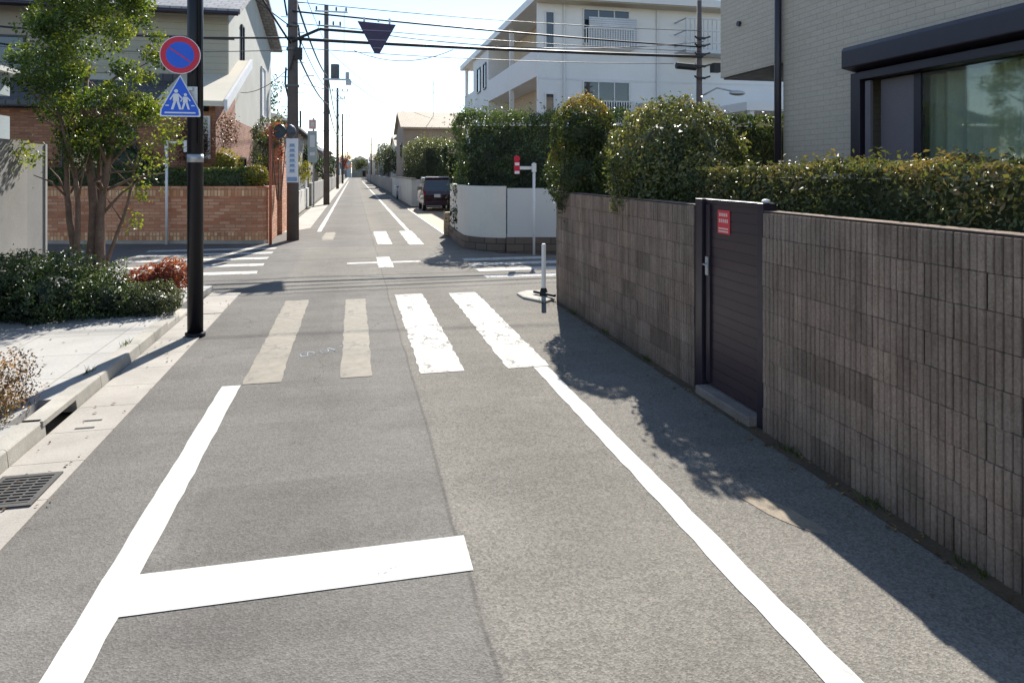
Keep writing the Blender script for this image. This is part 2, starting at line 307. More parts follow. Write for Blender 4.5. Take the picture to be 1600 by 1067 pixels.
class MB:
    def __init__(s): s.v = []; s.f = []; s.t = []; s.isl = []
    def add(s, vs, fs, tone=1.0):
        n = len(s.v); s.v.extend([tuple(x) for x in vs]); s.f.extend([tuple(i+n for i in f) for f in fs])
        s.t.extend([tone]*len(fs)); s.isl.append((n, len(s.v), len(s.f)-len(fs), len(s.f))); return s
    def box(s, x0, x1, y0, y1, z0, z1, tone=1.0):
        x0, x1 = sorted((x0, x1)); y0, y1 = sorted((y0, y1))
        return s.prism([(x0, y0), (x1, y0), (x1, y1), (x0, y1)], z0, z1, tone)
    def prism(s, pts, z0, z1, tone=1.0):
        a = sum(pts[i-1][0]*pts[i][1]-pts[i][0]*pts[i-1][1] for i in range(len(pts)))
        if a < 0: pts = pts[::-1]
        n = len(pts); vs = [(p[0], p[1], z0) for p in pts]+[(p[0], p[1], z1) for p in pts]
        fs = [tuple(range(n-1, -1, -1)), tuple(range(n, 2*n))]+[(i, (i+1) % n, n+(i+1) % n, n+i) for i in range(n)]
        return s.add(vs, fs, tone)
    def bar(s, a, b, w, z0, z1, tone=1.0):      # a wall-like bar from a to b in plan, width w (centred)
        d = Vector((b[0]-a[0], b[1]-a[1])).normalized(); n = Vector((-d.y, d.x))*w/2
        return s.prism([(a[0]+n.x, a[1]+n.y), (b[0]+n.x, b[1]+n.y), (b[0]-n.x, b[1]-n.y), (a[0]-n.x, a[1]-n.y)], z0, z1, tone)
    def xprism(s, pts, x0, x1, tone=1.0, axis='x'):   # profile in (y,z) pushed along x, or (x,z) along y
        n = len(pts)
        if axis == 'x': vs = [(x0, p[0], p[1]) for p in pts]+[(x1, p[0], p[1]) for p in pts]
        else: vs = [(p[0], x0, p[1]) for p in pts]+[(p[0], x1, p[1]) for p in pts]
        fs = [tuple(range(n)), tuple(range(2*n-1, n-1, -1))]+[(i, n+i, n+(i+1) % n, (i+1) % n) for i in range(n)]
        return s.add(vs, fs, tone)
    def tube(s, pts, r, n=8, tone=1.0, caps=True):
        pts = [Vector(p) for p in pts]; m = len(pts)
        rs = r if isinstance(r, (list, tuple)) else [r]*m
        vs = []; fs = []; up = None
        for i, p in enumerate(pts):
            d = (pts[min(i+1, m-1)]-pts[max(i-1, 0)]).normalized()
            if up is None or abs(d.dot(up)) > .98: up = Vector((1, 0, 0)) if abs(d.x) < .9 else Vector((0, 1, 0))
            a = d.cross(up).normalized(); up = a.cross(d).normalized(); b = up
            for k in range(n):
                t = 2*math.pi*k/n; vs.append(p+(a*math.cos(t)+b*math.sin(t))*rs[i])
        for i in range(m-1):
            for k in range(n): fs.append((i*n+k, i*n+(k+1) % n, (i+1)*n+(k+1) % n, (i+1)*n+k))
        if caps: fs.append(tuple(range(n-1, -1, -1))); fs.append(tuple(range((m-1)*n, m*n)))
        return s.add(vs, fs, tone)
    def disc_y(s, c, r, y0, y1, n=40, sx=1):   # a disc facing -Y
        pts = [(c[0]+r*sx*math.cos(2*math.pi*i/n), c[1]+r*math.sin(2*math.pi*i/n)) for i in range(n)]
        return s.xprism(pts, y0, y1, axis='y')
    def ell(s, c, r, n=18, m=12, lump=0, tone=1.0):
        vs = []; fs = []
        for i in range(m+1):
            ph = math.pi*i/m
            for k in range(n):
                t = 2*math.pi*k/n; d = Vector((math.sin(ph)*math.cos(t), math.sin(ph)*math.sin(t), math.cos(ph)))
                q = 1+lump*mnoise.noise(d*2.3+Vector(c)); vs.append((c[0]+r[0]*d.x*q, c[1]+r[1]*d.y*q, c[2]+r[2]*d.z*q))
        for i in range(m):
            for k in range(n): fs.append((i*n+k, (i+1)*n+k, (i+1)*n+(k+1) % n, i*n+(k+1) % n))
        return s.add(vs, fs, tone)
    def leaves(s, P, nrm, size, tones, asp=.5, flat=.5):
        """one folded leaf per point; nrm biases which way it faces"""
        P = np.asarray(P, float); n = len(P)
        if n == 0: return s
        nr = np.asarray(nrm, float)*flat+rng.normal(size=(n, 3))*(1-flat)
        nr /= np.linalg.norm(nr, axis=1)[:, None]+1e-9
        q = rng.normal(size=(n, 3)); d = np.cross(nr, q); d /= np.linalg.norm(d, axis=1)[:, None]+1e-9
        e = np.cross(nr, d); L = (size*(.65+.7*rng.random(n)))[:, None]
        a = P-d*L/2; b = P+e*L*asp/2+nr*L*.12; c = P+d*L/2; g = P-e*L*asp/2+nr*L*.12
        V = np.stack([a, b, c, g], 1).reshape(-1, 3); o = len(s.v)
        s.v.extend(map(tuple, V.tolist()))
        for i in range(n):
            k = o+4*i; s.f.append((k, k+1, k+2)); s.f.append((k, k+2, k+3))
        s.t.extend(np.repeat(np.clip(tones, 0, 1), 2).tolist()); return s
    def each(s, name, m, parent=None, **k):
        out = []
        for (v0, v1, f0, f1) in s.isl:
            q = MB(); q.v = s.v[v0:v1]; q.f = [tuple(i-v0 for i in f) for f in s.f[f0:f1]]; q.t = s.t[f0:f1]; q.isl = []
            out.append(q.build(name, m, parent, **k))
        return out
    def build(s, name, m, parent=None, smooth=False, bevel=0, fix=False, label=None):
        if YO: s.v = [(x, y+YO, z) for x, y, z in s.v]
        if XF: s.v = [(x*XF, y*XF, H+(z-H)*XF if z > .01 else z) for x, y, z in s.v]
        me = bpy.data.meshes.new(name)
        if parent is not None: org = ORG[parent.name]
        else:
            A = np.array(s.v); mn = A.min(0); mx = A.max(0); org = Vector(((mn[0]+mx[0])/2, (mn[1]+mx[1])/2, mn[2]))
        me.from_pydata([(x-org.x, y-org.y, z-org.z) for x, y, z in s.v], [], s.f)
        if fix:
            bm = bmesh.new(); bm.from_mesh(me); bmesh.ops.recalc_face_normals(bm, faces=bm.faces); bm.to_mesh(me); bm.free()
        at = me.attributes.new('tone', 'FLOAT', 'FACE'); at.data.foreach_set('value', s.t)
        nf = len(me.polygons)
        if nf < 30000:
            uv = me.uv_layers.new(name='UVMap')
            for p in me.polygons:
                nx, ny, nz = p.normal
                for li in p.loop_indices:
                    x, y, z = s.v[me.loops[li].vertex_index]
                    if abs(nz) > .75: q = (x, y)
                    elif abs(nx) > abs(ny): q = (y, z)
                    else: q = (x, z)
                    uv.data[li].uv = q
        me.materials.append(m)
        if smooth:
            me.polygons.foreach_set('use_smooth', [True]*nf)
        o = bpy.data.objects.new(name, me); sc.collection.objects.link(o)
        ORG[o.name] = org
        if parent is not None: o.parent = parent
        else: o.location = org
        if bevel:
            b = o.modifiers.new('bevel', 'BEVEL'); b.width = bevel; b.segments = 2; b.limit_method = 'ANGLE'
        if label: o['label'] = label
        return o
def top(o, label, cat, group=None, kind=None): return tag(o, label, cat, group, kind)
def struct(o): o['kind'] = 'structure'; return o

# ------------------------------------------------------------------ the ground
struct(MB().add([(-900, -300, -.05), (900, -300, -.05), (900, 1500, -.05), (-900, 1500, -.05)], [(0, 1, 2, 3)]).build('ground', M['soil']))
road = [(-1.86, -25), (3.22, -25), (3.22, 10.6), (3.4, 11.2), (30, 5.1), (30, 10.4), (4.8, 16.2), (3.6, 16.9), (3.0, 18.0), (2.95, 19.5), (2.95, 420),
        (-2.4, 420), (-2.4, 20.7), (-32, 27.5), (-32, 19.6), (-5.4, 13.5), (-3.2, 13.0), (-2.35, 12.6), (-1.86, 12.25)]
def sheet(pts, z, mt, name):
    o = MB().add([(x, y, z) for x, y in pts], [tuple(range(len(pts)))]).build(name, mt); return struct(o)
ro = sheet(road, 0, M['asphalt'], 'road')
for v in ro.data.vertices: v.co += ro.location      # keep the surface texture in metres from the street's origin
ro.location = (0, 0, 0)
bmx = bmesh.new(); bmx.from_mesh(ro.data); bmesh.ops.triangulate(bmx, faces=bmx.faces, ngon_method='EAR_CLIP'); bmx.to_mesh(ro.data); bmx.free()

# road markings, sheets 4 mm above the asphalt
def mark(name, pts, mt, label):
    o = MB().add([(x, y, .004) for x, y in pts], [tuple(range(len(pts)))]).build(name, mt); struct(o); o['label'] = label; return o
def rect(x0, x1, y0, y1): return [(x0, y0), (x1, y0), (x1, y1), (x0, y1)]
def ragged(x0, x1, y0, y1, amp=.012, step=.12):
    """a painted bar whose edges wander by about a centimetre"""
    n = max(1, int((y1-y0)/step)); L = [(x0+random.uniform(-amp, amp), y0+(y1-y0)*i/n) for i in range(n+1)]
    Rr = [(x1+random.uniform(-amp, amp), y0+(y1-y0)*i/n) for i in range(n, -1, -1)]; return L+Rr
def strip(name, x0, x1, y0, y1, mt, label, amp=.01, step=.15):
    n = max(1, int((y1-y0)/step)); vs = []; fs = []
    for i in range(n+1):
        y = y0+(y1-y0)*i/n; vs += [(x0+random.uniform(-amp, amp), y, .004), (x1+random.uniform(-amp, amp), y, .004)]
    for i in range(n): fs.append((2*i, 2*i+1, 2*i+3, 2*i+2))
    o = MB().add(vs, fs).build(name, mt); struct(o); o['label'] = label; return o
strip('edge_line', -1.23, -1.06, 3.815, 6.98, M['paint_new'], 'white edge line along the left side of the near road', .005)
strip('edge_line', -1.23, -1.06, -6, 3.47, M['paint_new'], 'white edge line left of the camera', .005)
strip('edge_line', 1.84, 1.99, -6, 6.93, M['paint_new'], 'white edge line along the right side of the near road', .006)
strip('stop_line', -1.23, .60, 3.47, 3.815, M['paint_new'], 'broad white stop line across the left lane', .004, .4)
strip('crossing_stripe', -1.05, -.70, 7.0, 11.4, M['paint_old'], 'faded beige crossing stripe at far left', .010, .12)
strip('crossing_stripe', -.13, .18, 7.0, 11.3, M['paint_old'], 'faded beige crossing stripe in the left lane', .010, .12)
strip('crossing_stripe', .66, 1.12, 6.97, 11.55, M['paint'], 'cracked white crossing stripe right of centre', .012, .1)
strip('crossing_stripe', 1.56, 2.02, 6.95, 11.5, M['paint'], 'white crossing stripe that meets the right edge line', .012, .1)
# beyond the junction
strip('crossing_stripe', .65, 1.07, 19.7, 24.0, M['paint'], 'white crossing stripe of the far crossing', .02)
strip('crossing_stripe', 1.52, 1.95, 19.4, 24.0, M['paint'], 'white crossing stripe of the far crossing at the right edge', .02)
strip('crossing_stripe', -.95, -.6, 21.3, 24.0, M['paint_old'], 'worn crossing stripe of the far crossing', .04)
strip('edge_line', -1.24, -1.09, 24.3, 160, M['paint'], 'white edge line along the left of the far road', .01, 1.5)
strip('edge_line', 1.76, 1.91, 24.2, 160, M['paint'], 'white edge line along the right of the far road', .01, 1.5)
for i, y in enumerate((14.55, 15.75, 16.95, 18.05, 19.1)):
    strip('crossing_stripe', -5.0+.25*i*-.2, -1.92-.03*i, y+.02, y+.42, M['paint'], 'white stripe of the crossing over the left arm, row %d from near' % (i+1), .02, .2)
for i, y in enumerate((12.95, 13.85, 14.75, 15.6)):
    strip('crossing_stripe', 2.5, 5.5-.35*i, y, y+.42, M['paint'], 'white stripe of the crossing over the right arm, row %d from near' % (i+1), .02, .2)
strip('cross_mark', .52, .84, 14.9, 16.75, M['paint'], 'white cross mark at the middle of the junction', .01, .2)
mark('cross_mark', rect(-.15, .515, 15.62, 15.88), M['paint'], 'left arm of the white cross mark')
mark('cross_mark', rect(.845, 1.5, 15.62, 15.88), M['paint'], 'right arm of the white cross mark')
sc_ = MB(); pts = [(-.62+.48*i/22+.03*math.sin(i*1.9), 7.95+.10*math.sin(i*1.3)+.012*i) for i in range(23)]
vs = []; fs = []
for i, (x, y) in enumerate(pts): vs += [(x, y-.012, .003), (x+.008, y+.012, .003)]
for i in range(22): fs.append((2*i, 2*i+1, 2*i+3, 2*i+2))
struct(sc_.add(vs, fs).build('chalk_scribble', M['chalk']))
# trodden tan patch and the rusty seam at the wall foot
pt = [(2.50-.10*math.sin(t)+.085*math.cos(t)+.006*math.sin(5*t), 3.66+.30*math.sin(t)+.012*math.cos(7*t)) for t in [i*math.pi/9 for i in range(18)]]
o = MB().add([(x, y, .003) for x, y in pt], [tuple(range(18))]).build('road_patch', M['light_patch']); struct(o)
sheet([(3.0, -6), (3.22, -6), (3.22, 10.4), (3.06, 10.4)], .003, M['rust'], 'wall_foot_seam')
# far left of the road: narrow concrete verge and driveway on the right
sheet([(-2.4, 24), (-1.55, 26), (-1.75, 420), (-2.4, 420)], .004, M['concrete'], 'gutter_far')
# left near side: gutter, kerb, paving
gm = MB()
y = -6.0
while y < 12.2:
    y2 = min(y+.6, 12.3)
    x1 = -1.86
    gm.prism([(-2.32, y+.003), (x1, y+.003), (x1, y2-.003), (-2.32, y2-.003)], -.04, .012); y = y2
struct(gm.build('gutter', M['concrete']))
sheet([(-2.33, -6), (-1.86, -6), (-1.86, 12.25), (-2.33, 12.45)], .002, M['concrete'], 'gutter_bed')
km = MB(); y = -6.0
while y < 10.6:
    L = .6; y2 = y+L
    if not (5.95 < (y+y2)/2 < 6.55):
        h = .13 if y < 9.0 else max(.03, .13-(y-9.0)*.06)
        xs = [(-2.49, 0), (-2.33, 0), (-2.345, h-.015), (-2.36, h), (-2.49, h)]
        t = random.uniform(.85, 1.12)
        pr = [(a, b-.02 if b == 0 else b) for a, b in xs]
        km.xprism(pr, y+.0015, y2-.0015, t, axis='y')
    y = y2
km.box(-2.49, -2.335, 5.945, 6.605, .082, .13)
struct(km.build('kerb', M['kerbstone'], fix=True, bevel=.003))
pv = [(-2.49, -6), (-2.49, 5.95), (-2.60, 5.95), (-2.60, 6.55), (-2.49, 6.55), (-2.49, 10.6), (-2.34, 12.5), (-3.2, 13.0), (-5.24, 13.4), (-5.24, -6)]
pm = MB().prism(pv, -.04, .115)
M['paving'] = brick('paving_slab', (.29, .28, .26), (.33, .32, .30), (.20, .19, .17), .9, .9, .008, offset=0, bump=.4, var=.2)
struct(pm.build('paving', M['paving'], fix=True))
sheet([(-2.335, 10.55), (-1.86, 10.55), (-1.86, 12.25), (-2.34, 12.45)], .018, M['concrete'], 'corner_apron')
# drain grate in the gutter
g = empty('drain_grate', (-2.09, 4.95, .012), 'square iron drain grate set in the concrete gutter', 'drain grate')
fm = MB()
for a in ((-2.28, -1.92, 4.72, 4.76), (-2.28, -1.92, 5.16, 5.20), (-2.28, -2.245, 4.76, 5.16), (-1.955, -1.92, 4.76, 5.16)): fm.box(a[0], a[1], a[2], a[3], .0, .024)
fm.build('frame', M['grate'], g)
bm_ = MB()
for i in range(9): bm_.box(-2.245, -1.955, 4.775+i*.044, 4.795+i*.044, .001, .021)
for x in (-2.17, -2.10, -2.03): bm_.box(x-.006, x+.006, 4.76, 5.16, .001, .019)
bm_.build('bars', M['grate'], g)
MB().box(-2.243, -1.957, 4.763, 5.157, .0125, .0135).build('pit', M['rubber'], g)
# slots cut in the gutter lid
sm = MB()
for yy in (6.05, 6.22): sm.box(-2.16, -2.02, yy, yy+.035, .008, .0135)
for o_, q_ in zip(sm.each('gutter_slot', M['rubber']), ('nearer', 'farther')): top(o_, q_+' of two dark slots in the gutter lid', 'drain slot', 'slots in the gutter lid')
# right corner kerb lump and driveway
struct(MB().prism([(2.66, 10.7), (2.9, 10.25), (3.14, 10.5), (3.18, 11.25), (2.85, 11.3), (2.64, 11.1)], -.02, .04).build('corner_kerb', M['kerbstone'], bevel=.03, fix=True))
sheet([(2.96, 18.2), (8, 18.2), (8, 40), (2.96, 40)], .006, M['drive'], 'driveway')
struct(MB().box(2.86, 2.95, 19, 60, -.02, .012).build('drain_channel', M['grate']))

# ------------------------------------------------------------------ ribbed block wall on the right
def ribbed(w, xw, y0, y1, z1, mb):
    """courses of split block with vertical ribs, face towards -X"""
    course = .192; nb = .392; zi = 0.0; r = 0
    while zi < z1-.01:
        zt = min(zi+course, z1)
        y = y0-(nb/2 if r % 2 else 0)
        while y < y1:
            a, b = max(y, y0)+.0018, min(y+nb, y1)-.0018
            if b-a > .02:
                t = random.choice((.86, .93, 1.0, 1.05, 1.12, .97)); 
                if random.random() < .08: t *= .72
                off = random.uniform(-.0015, .0015)
                n = max(1, round((b-a)/.049)); p = (b-a)/n; pts = []
                for k in range(n):
                    q = a+k*p; e = random.uniform(-.0035, .0035)
                    pts += [(xw+off+.012, q+.003), (xw+off+e, q+.0075+random.uniform(-.002, .002)), (xw+off+e+random.uniform(-.002, .002), q+p-.0075+random.uniform(-.002, .002)), (xw+off+.012, q+p-.003)]
                vs = [(u, v, zi+.0015) for u, v in pts]+[(u, v, zt-.0025) for u, v in pts]; m = len(pts)
                fs = [(i, m+i, m+i+1, i+1) for i in range(m-1)]
                # top and bottom lips back to the wall core
                vs += [(xw+.03, a, zt-.0025), (xw+.03, b, zt-.0025), (xw+.03, a, zi+.0015), (xw+.03, b, zi+.0015)]
                fs += [tuple(list(range(m, 2*m))+[2*m+1, 2*m]), tuple(list(range(m-1, -1, -1))+[2*m+2, 2*m+3])]
                mb.add(vs, fs, t)
            y += nb
        zi = zt; r += 1
WX = 3.15
def block_wall(y0, y1, label, ret=None):
    e = empty('block_wall', (WX+.08, (y0+y1)/2, 0), label, 'block wall')
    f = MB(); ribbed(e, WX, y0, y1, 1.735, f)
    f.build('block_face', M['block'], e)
    c = MB().box(WX+.022, WX+.15, y0+.001, y1-.001, -.05, 1.733)
    if ret: c.bar((WX+.151, y1-.075), ret, .148, -.05, 1.733)
    c.build('wall_core', M['mortar'], e)
    c2 = MB().box(WX+.016, WX+.152, y0+.0, y1, 1.737, 1.742); 
    c2.build('coping', M['block'], e)
    return e
block_wall(-4, 4.825, 'long stretch of brown ribbed block wall nearest the camera, right of the gate')
block_wall(5.945, 10.48, 'brown ribbed block wall between the gate and the junction corner', (7.5, 9.3))
# end return seen from the junction
# gate
YO = -.155
g = empty('garden_gate', (WX+.1, 5.385, 0), 'dark brown boarded garden gate with a red notice, set between two block walls', 'gate')
for y0, y1 in ((5.96, 6.085), (4.985, 5.07)):
    MB().box(WX+.01, WX+.13, y0, y1, -.02, 1.80).build('gate_post', M['trim_dark'], g, bevel=.004)
MB().box(WX+.055, WX+.10, 5.09, 5.94, .10, 1.765).build('gate_leaf', M['gate'], g)
MB().box(WX+.04, WX+.115, 5.085, 5.945, 1.767, 1.80).build('top_rail', M['trim_dark'], g, bevel=.004)
MB().box(WX+.035, WX+.054, 5.86, 5.93, .12, 1.75).build('lock_stile', M['trim_dark'], g)
hd = MB().box(WX+.018, WX+.034, 5.87, 5.915, 1.10, 1.27); hd.build('lock_plate', M['steel'], g, bevel=.003)
MB().tube([(WX+.034, 5.895, 1.20), (WX-.01, 5.895, 1.20), (WX-.015, 5.80, 1.20)], .009, 8).build('handle', M['steel'], g, smooth=True)
MB().tube([(WX+.05, 5.085, .35), (WX+.05, 5.085, .47)], .012, 8).tube([(WX+.05, 5.085, 1.4), (WX+.05, 5.085, 1.52)], .012, 8).each('hinge', M['steel'], g)
struct(MB().box(WX-.06, WX+.14, 5.075, 5.955, -.02, .075).build('gate_step', M['step_conc'], bevel=.008))
nb_ = empty('notice', (WX+.05, 5.465, 1.5), 'small red and white notice fixed near the top of the dark gate', 'notice')
MB().box(WX+.048, WX+.053, 5.54, 5.74, 1.50, 1.71).build('board', M['notice_red'], nb_)
pp = MB()
for z in (1.515, 1.54): pp.box(WX+.0445, WX+.047, 5.56, 5.72, z, z+.014)
for k in range(5): pp.box(WX+.0445, WX+.047, 5.565+k*.032, 5.585+k*.032, 1.60, 1.632)
for k in range(4): pp.box(WX+.0445, WX+.047, 5.575+k*.036, 5.60+k*.036, 1.655, 1.685)
pp.each('lettering', M['pink'], nb_)
iv = empty('gate_light', (WX+.1, 4.875, 1.805), 'small pale lamp cap on top of the right gate post', 'lamp cap')
MB().ell((WX+.07, 5.03, 1.815), (.035, .035, .018), 12, 8).build('cap', M['trim_white'], iv, smooth=True)

YO = 0
# ------------------------------------------------------------------ foliage helpers
def lump(P, s=2.2, k=0):
    return np.array([mnoise.noise(Vector((p[0]*s+k, p[1]*s-k, p[2]*s))) for p in P])
def box_hedge(name, label, x0, x1, y0, y1, z0, z1, n, size, mt, ang=0, pivot=None, faces='xXyYz', bumpy=.07, tz=.25, cat='hedge', group=None, tb=.35, core=.10):
    W, D, Hh = x1-x0, y1-y0, z1-z0
    ar = {'x': D*Hh, 'X': D*Hh, 'y': W*Hh, 'Y': W*Hh, 'z': W*D}; tot = sum(ar[f] for f in faces)
    P = []; Q = []
    for f in faces:
        k = int(n*ar[f]/tot); a, b = rng.random(k), rng.random(k)
        if f in 'xX': p = np.stack([np.full(k, x0 if f == 'x' else x1), y0+a*D, z0+b*Hh], 1); q = (-1 if f == 'x' else 1, 0, 0)
        elif f in 'yY': p = np.stack([x0+a*W, np.full(k, y0 if f == 'y' else y1), z0+b*Hh], 1); q = (0, -1 if f == 'y' else 1, 0)
        else: p = np.stack([x0+a*W, y0+b*D, np.full(k, z1)], 1); q = (0, 0, 1)
        P.append(p); Q.append(np.tile(np.array(q, float), (k, 1)))
    P = np.concatenate(P); Q = np.concatenate(Q)
    off = lump(P, 1.6)*bumpy*1.6+lump(P, 5.0, 3)*bumpy*.9-np.abs(rng.normal(size=len(P)))*bumpy*.6+np.where(rng.random(len(P)) < .07, rng.random(len(P))*bumpy*1.8, 0)
    # round the edges
    P = P+Q*off[:, None]
    ed = np.minimum(1, np.maximum(0, (P[:, 2]-(z1-.12))/.12)); cx, cy = (x0+x1)/2, (y0+y1)/2
    P[:, 0] += (cx-P[:, 0])*ed*.10*min(1, .5/W); P[:, 1] += (cy-P[:, 1])*ed*.04*min(1, .5/D)
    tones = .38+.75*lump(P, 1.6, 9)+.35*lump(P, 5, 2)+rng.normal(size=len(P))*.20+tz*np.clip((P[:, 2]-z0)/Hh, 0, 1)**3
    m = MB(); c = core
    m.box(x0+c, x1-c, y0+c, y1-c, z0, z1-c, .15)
    m.leaves(P, Q+np.array([0, 0, tb]), size, tones)
    if ang:
        ca, sa = math.cos(ang), math.sin(ang); px, py = pivot
        m.v = [(px+(x-px)*ca-(y-py)*sa, py+(x-px)*sa+(y-py)*ca, z) for x, y, z in m.v]
    return top(m.build(name, mt), label, cat, group)
def blob_leaves(m, c, r, n, size, lumpy=.18, deep=.22, tbase=.4, tup=.25, kk=0, zmin=None, core=.68):
    d = rng.normal(size=(n, 3)); d /= np.linalg.norm(d, axis=1)[:, None]
    q = 1+lump(d*1.0+np.array(c)*.3, 2.0, kk)*lumpy*1.6+lump(d, 5.0, kk+3)*lumpy*.8-np.abs(rng.normal(size=n))*deep*.5+np.where(rng.random(n) < .06, rng.random(n)*.17, 0)
    P = np.array(c)+d*np.array(r)*q[:, None]
    if zmin is not None: P[:, 2] = np.where(P[:, 2] < zmin, zmin+rng.random(n)*.08, P[:, 2])
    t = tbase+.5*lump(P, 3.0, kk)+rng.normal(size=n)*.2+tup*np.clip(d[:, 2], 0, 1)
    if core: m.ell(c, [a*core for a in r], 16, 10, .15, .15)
    m.leaves(P, d+np.array([0, 0, .3]), size, t); return m
def blob_bush(name, label, parts, size, mt, cat='shrub', stem=True, zmin=None, **k):
    c0 = parts[0][0]
    e = empty(name, (c0[0], c0[1], zmin if zmin is not None else max(0, c0[2]-parts[0][1][2])), label, cat)
    m = MB()
    for i, (c, r, n) in enumerate(parts): blob_leaves(m, c, r, n, size, kk=i*7, zmin=zmin, **k)
    m.build('foliage', mt, e)
    if stem:
        s = MB(); zb = zmin if zmin is not None else 0
        for a in range(4):
            t = a*1.6; s.tube([(c0[0]+.05*math.cos(t), c0[1]+.05*math.sin(t), zb-.03), (c0[0]+.4*parts[0][1][0]*math.cos(t), c0[1]+.4*parts[0][1][1]*math.sin(t), c0[2])], [.025, .012], 6)
        s.build('stem', M['bark'], e)
    return e

# right-hand garden greenery
struct(MB().box(3.31, 5.0, -4, 9.2, -.04, 1.2).build('garden_soil', M['soil']))
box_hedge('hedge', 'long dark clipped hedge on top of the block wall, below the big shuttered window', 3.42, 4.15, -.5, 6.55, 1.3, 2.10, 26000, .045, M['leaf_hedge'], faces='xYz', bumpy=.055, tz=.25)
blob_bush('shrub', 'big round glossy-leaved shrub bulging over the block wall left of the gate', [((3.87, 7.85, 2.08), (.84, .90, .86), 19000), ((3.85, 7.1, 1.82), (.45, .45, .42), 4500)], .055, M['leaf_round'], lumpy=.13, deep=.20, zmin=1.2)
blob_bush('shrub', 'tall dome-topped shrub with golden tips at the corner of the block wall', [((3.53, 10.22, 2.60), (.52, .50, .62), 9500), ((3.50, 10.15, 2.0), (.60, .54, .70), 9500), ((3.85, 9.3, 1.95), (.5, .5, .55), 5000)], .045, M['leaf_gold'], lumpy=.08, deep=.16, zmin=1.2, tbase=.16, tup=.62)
box_hedge('hedge', 'dark hedge standing behind the round shrub, beside the drainpipe of the tiled house', 6.0, 9.0, 10.0, 10.4, 0, 2.98, 9000, .08, M['leaf_dark'], core=.18, faces='xyz')

# ------------------------------------------------------------------ right tiled house
XF = 1.12     # the house stands a little farther back than first measured
h = empty('tiled_house', (8.5, 2.2, 0), 'grey tiled two-storey house behind the block wall, with an overhanging upper floor', 'house')
HX = 5.0
wm = MB()
wm.box(HX, 12, 6.0, 7.22, 0, 6.6); wm.box(HX, 12, -5, 1.6, 0, 6.6)
wm.box(HX, 12, 1.6, 6.0, 0, .95); wm.box(HX, 12, 1.6, 6.0, 3.12, 6.6)
wm.box(HX+1.2, 12, 1.6, 6.0, .95, 3.12)
wm.box(HX+.004, 12, 7.22, 8.66, 3.36, 6.6)
wm.build('wall', M['tile'], h)
MB().box(HX+.03, 11.9, 7.25, 8.62, 3.335, 3.358).build('soffit', M['trim_dark'], h)
dp = MB().tube([(HX-.06, 7.24, 0), (HX-.06, 7.24, 6.6)], .042, 12); dp.build('drainpipe', M['trim_dark'], h, smooth=True)
vm = MB().xprism([(8.17+.035*math.cos(i*math.pi/8), 4.02+.035*math.sin(i*math.pi/8)) for i in range(16)], HX-.03, HX+.01); vm.build('vent', M['trim_dark'], h, fix=True)
MB().box(HX-.06, 12.1, -5.1, 8.75, 6.6, 6.72).build('roof', M['roof_dark'], h)
# shutter box and window
sb = MB().xprism([(HX-.20, 3.09), (HX-.01, 3.05), (HX-.01, 3.33), (HX-.05, 3.33), (HX-.18, 3.30), (HX-.20, 3.27)], 1.4, 5.98, axis='y')
sb.build('shutter_box', M['trim_dark'], h, fix=True, bevel=.012)
wf = MB()
wf.box(HX-.085, HX+.06, 5.855, 5.985, 1.0, 3.045); wf.box(HX-.10, HX+.06, 1.62, 5.85, 2.965, 3.045); wf.box(HX-.085, HX+.06, 1.55, 1.65, 1.0, 3.045); wf.box(HX-.085, HX+.06, 1.66, 5.85, .95, 1.03)
win = wf.build('window', M['trim_dark'], h, bevel=.004)
ORG[win.name] = ORG[h.name]
MB().box(HX-.06, HX-.03, 5.74, 5.81, 1.03, 2.95).build('shutter_rail', M['frosted'], win)
MB().box(HX+.01, HX+.055, 5.20, 5.28, 1.03, 2.95).box(HX+.012, HX+.05, 3.4, 3.48, 1.03, 2.95).each('sash', M['trim_dark'], win)
MB().box(HX+.028, HX+.034, 5.285, 5.70, 1.03, 2.95).build('screen', M['frosted'], win)
MB().box(HX+.02, HX+.026, 1.66, 5.19, 1.03, 2.95).build('pane', M['glass_clear'], win)
cv = []; cf = []; n = 220
for i in range(n+1):
    yy = 1.66+(5.72-1.66)*i/n; xx = HX+.22+.028*math.sin(yy*38+1.5*math.sin(yy*3.1))+.012*math.sin(yy*91)
    cv += [(xx, yy, 1.03), (xx+.01, yy, 2.95)]
for i in range(n): cf.append((2*i, 2*i+1, 2*i+3, 2*i+2))
MB().add(cv, cf).build('curtain', M['curtain'], win, smooth=True)
XF = None

# ------------------------------------------------------------------ black sign pole on the left
p = empty('black_pole', (-1.93, 9.2, 0), 'tall black steel pole at the kerb on the left carrying two traffic signs', 'pole')
MB().tube([(-1.93, 9.2, -.02), (-1.93, 9.2, 7.5)], .093, 20).build('shaft', M['black_pole'], p, smooth=True)
MB().tube([(-1.93, 9.2, 2.17), (-1.93, 9.2, 2.27)], .097, 20).build('band', M['steel'], p, smooth=True)
MB().tube([(-1.93, 9.2, .0), (-1.93, 9.2, .05)], .12, 20).build('collar', M['black_pole'], p, smooth=True)
MB().tube([(-1.865, 9.115, 2.4), (-1.865, 9.115, 7.5)], .02, 8).build('conduit', M['black_pole'], p, smooth=True)
SY = 9.05
s = empty('no_parking_sign', (-2.07, SY, 3.48), 'round blue no-parking sign with red rim and slash on the black pole', 'traffic sign')
MB().disc_y((-2.07, 3.48), .232, SY, SY+.006).build('backing', M['sign_white'], s, fix=True)
MB().disc_y((-2.07, 3.48), .224, SY-.002, SY-.0005).build('rim', M['sign_red'], s, fix=True)
MB().disc_y((-2.07, 3.48), .160, SY-.004, SY-.0025).build('face', M['sign_blue'], s, fix=True)
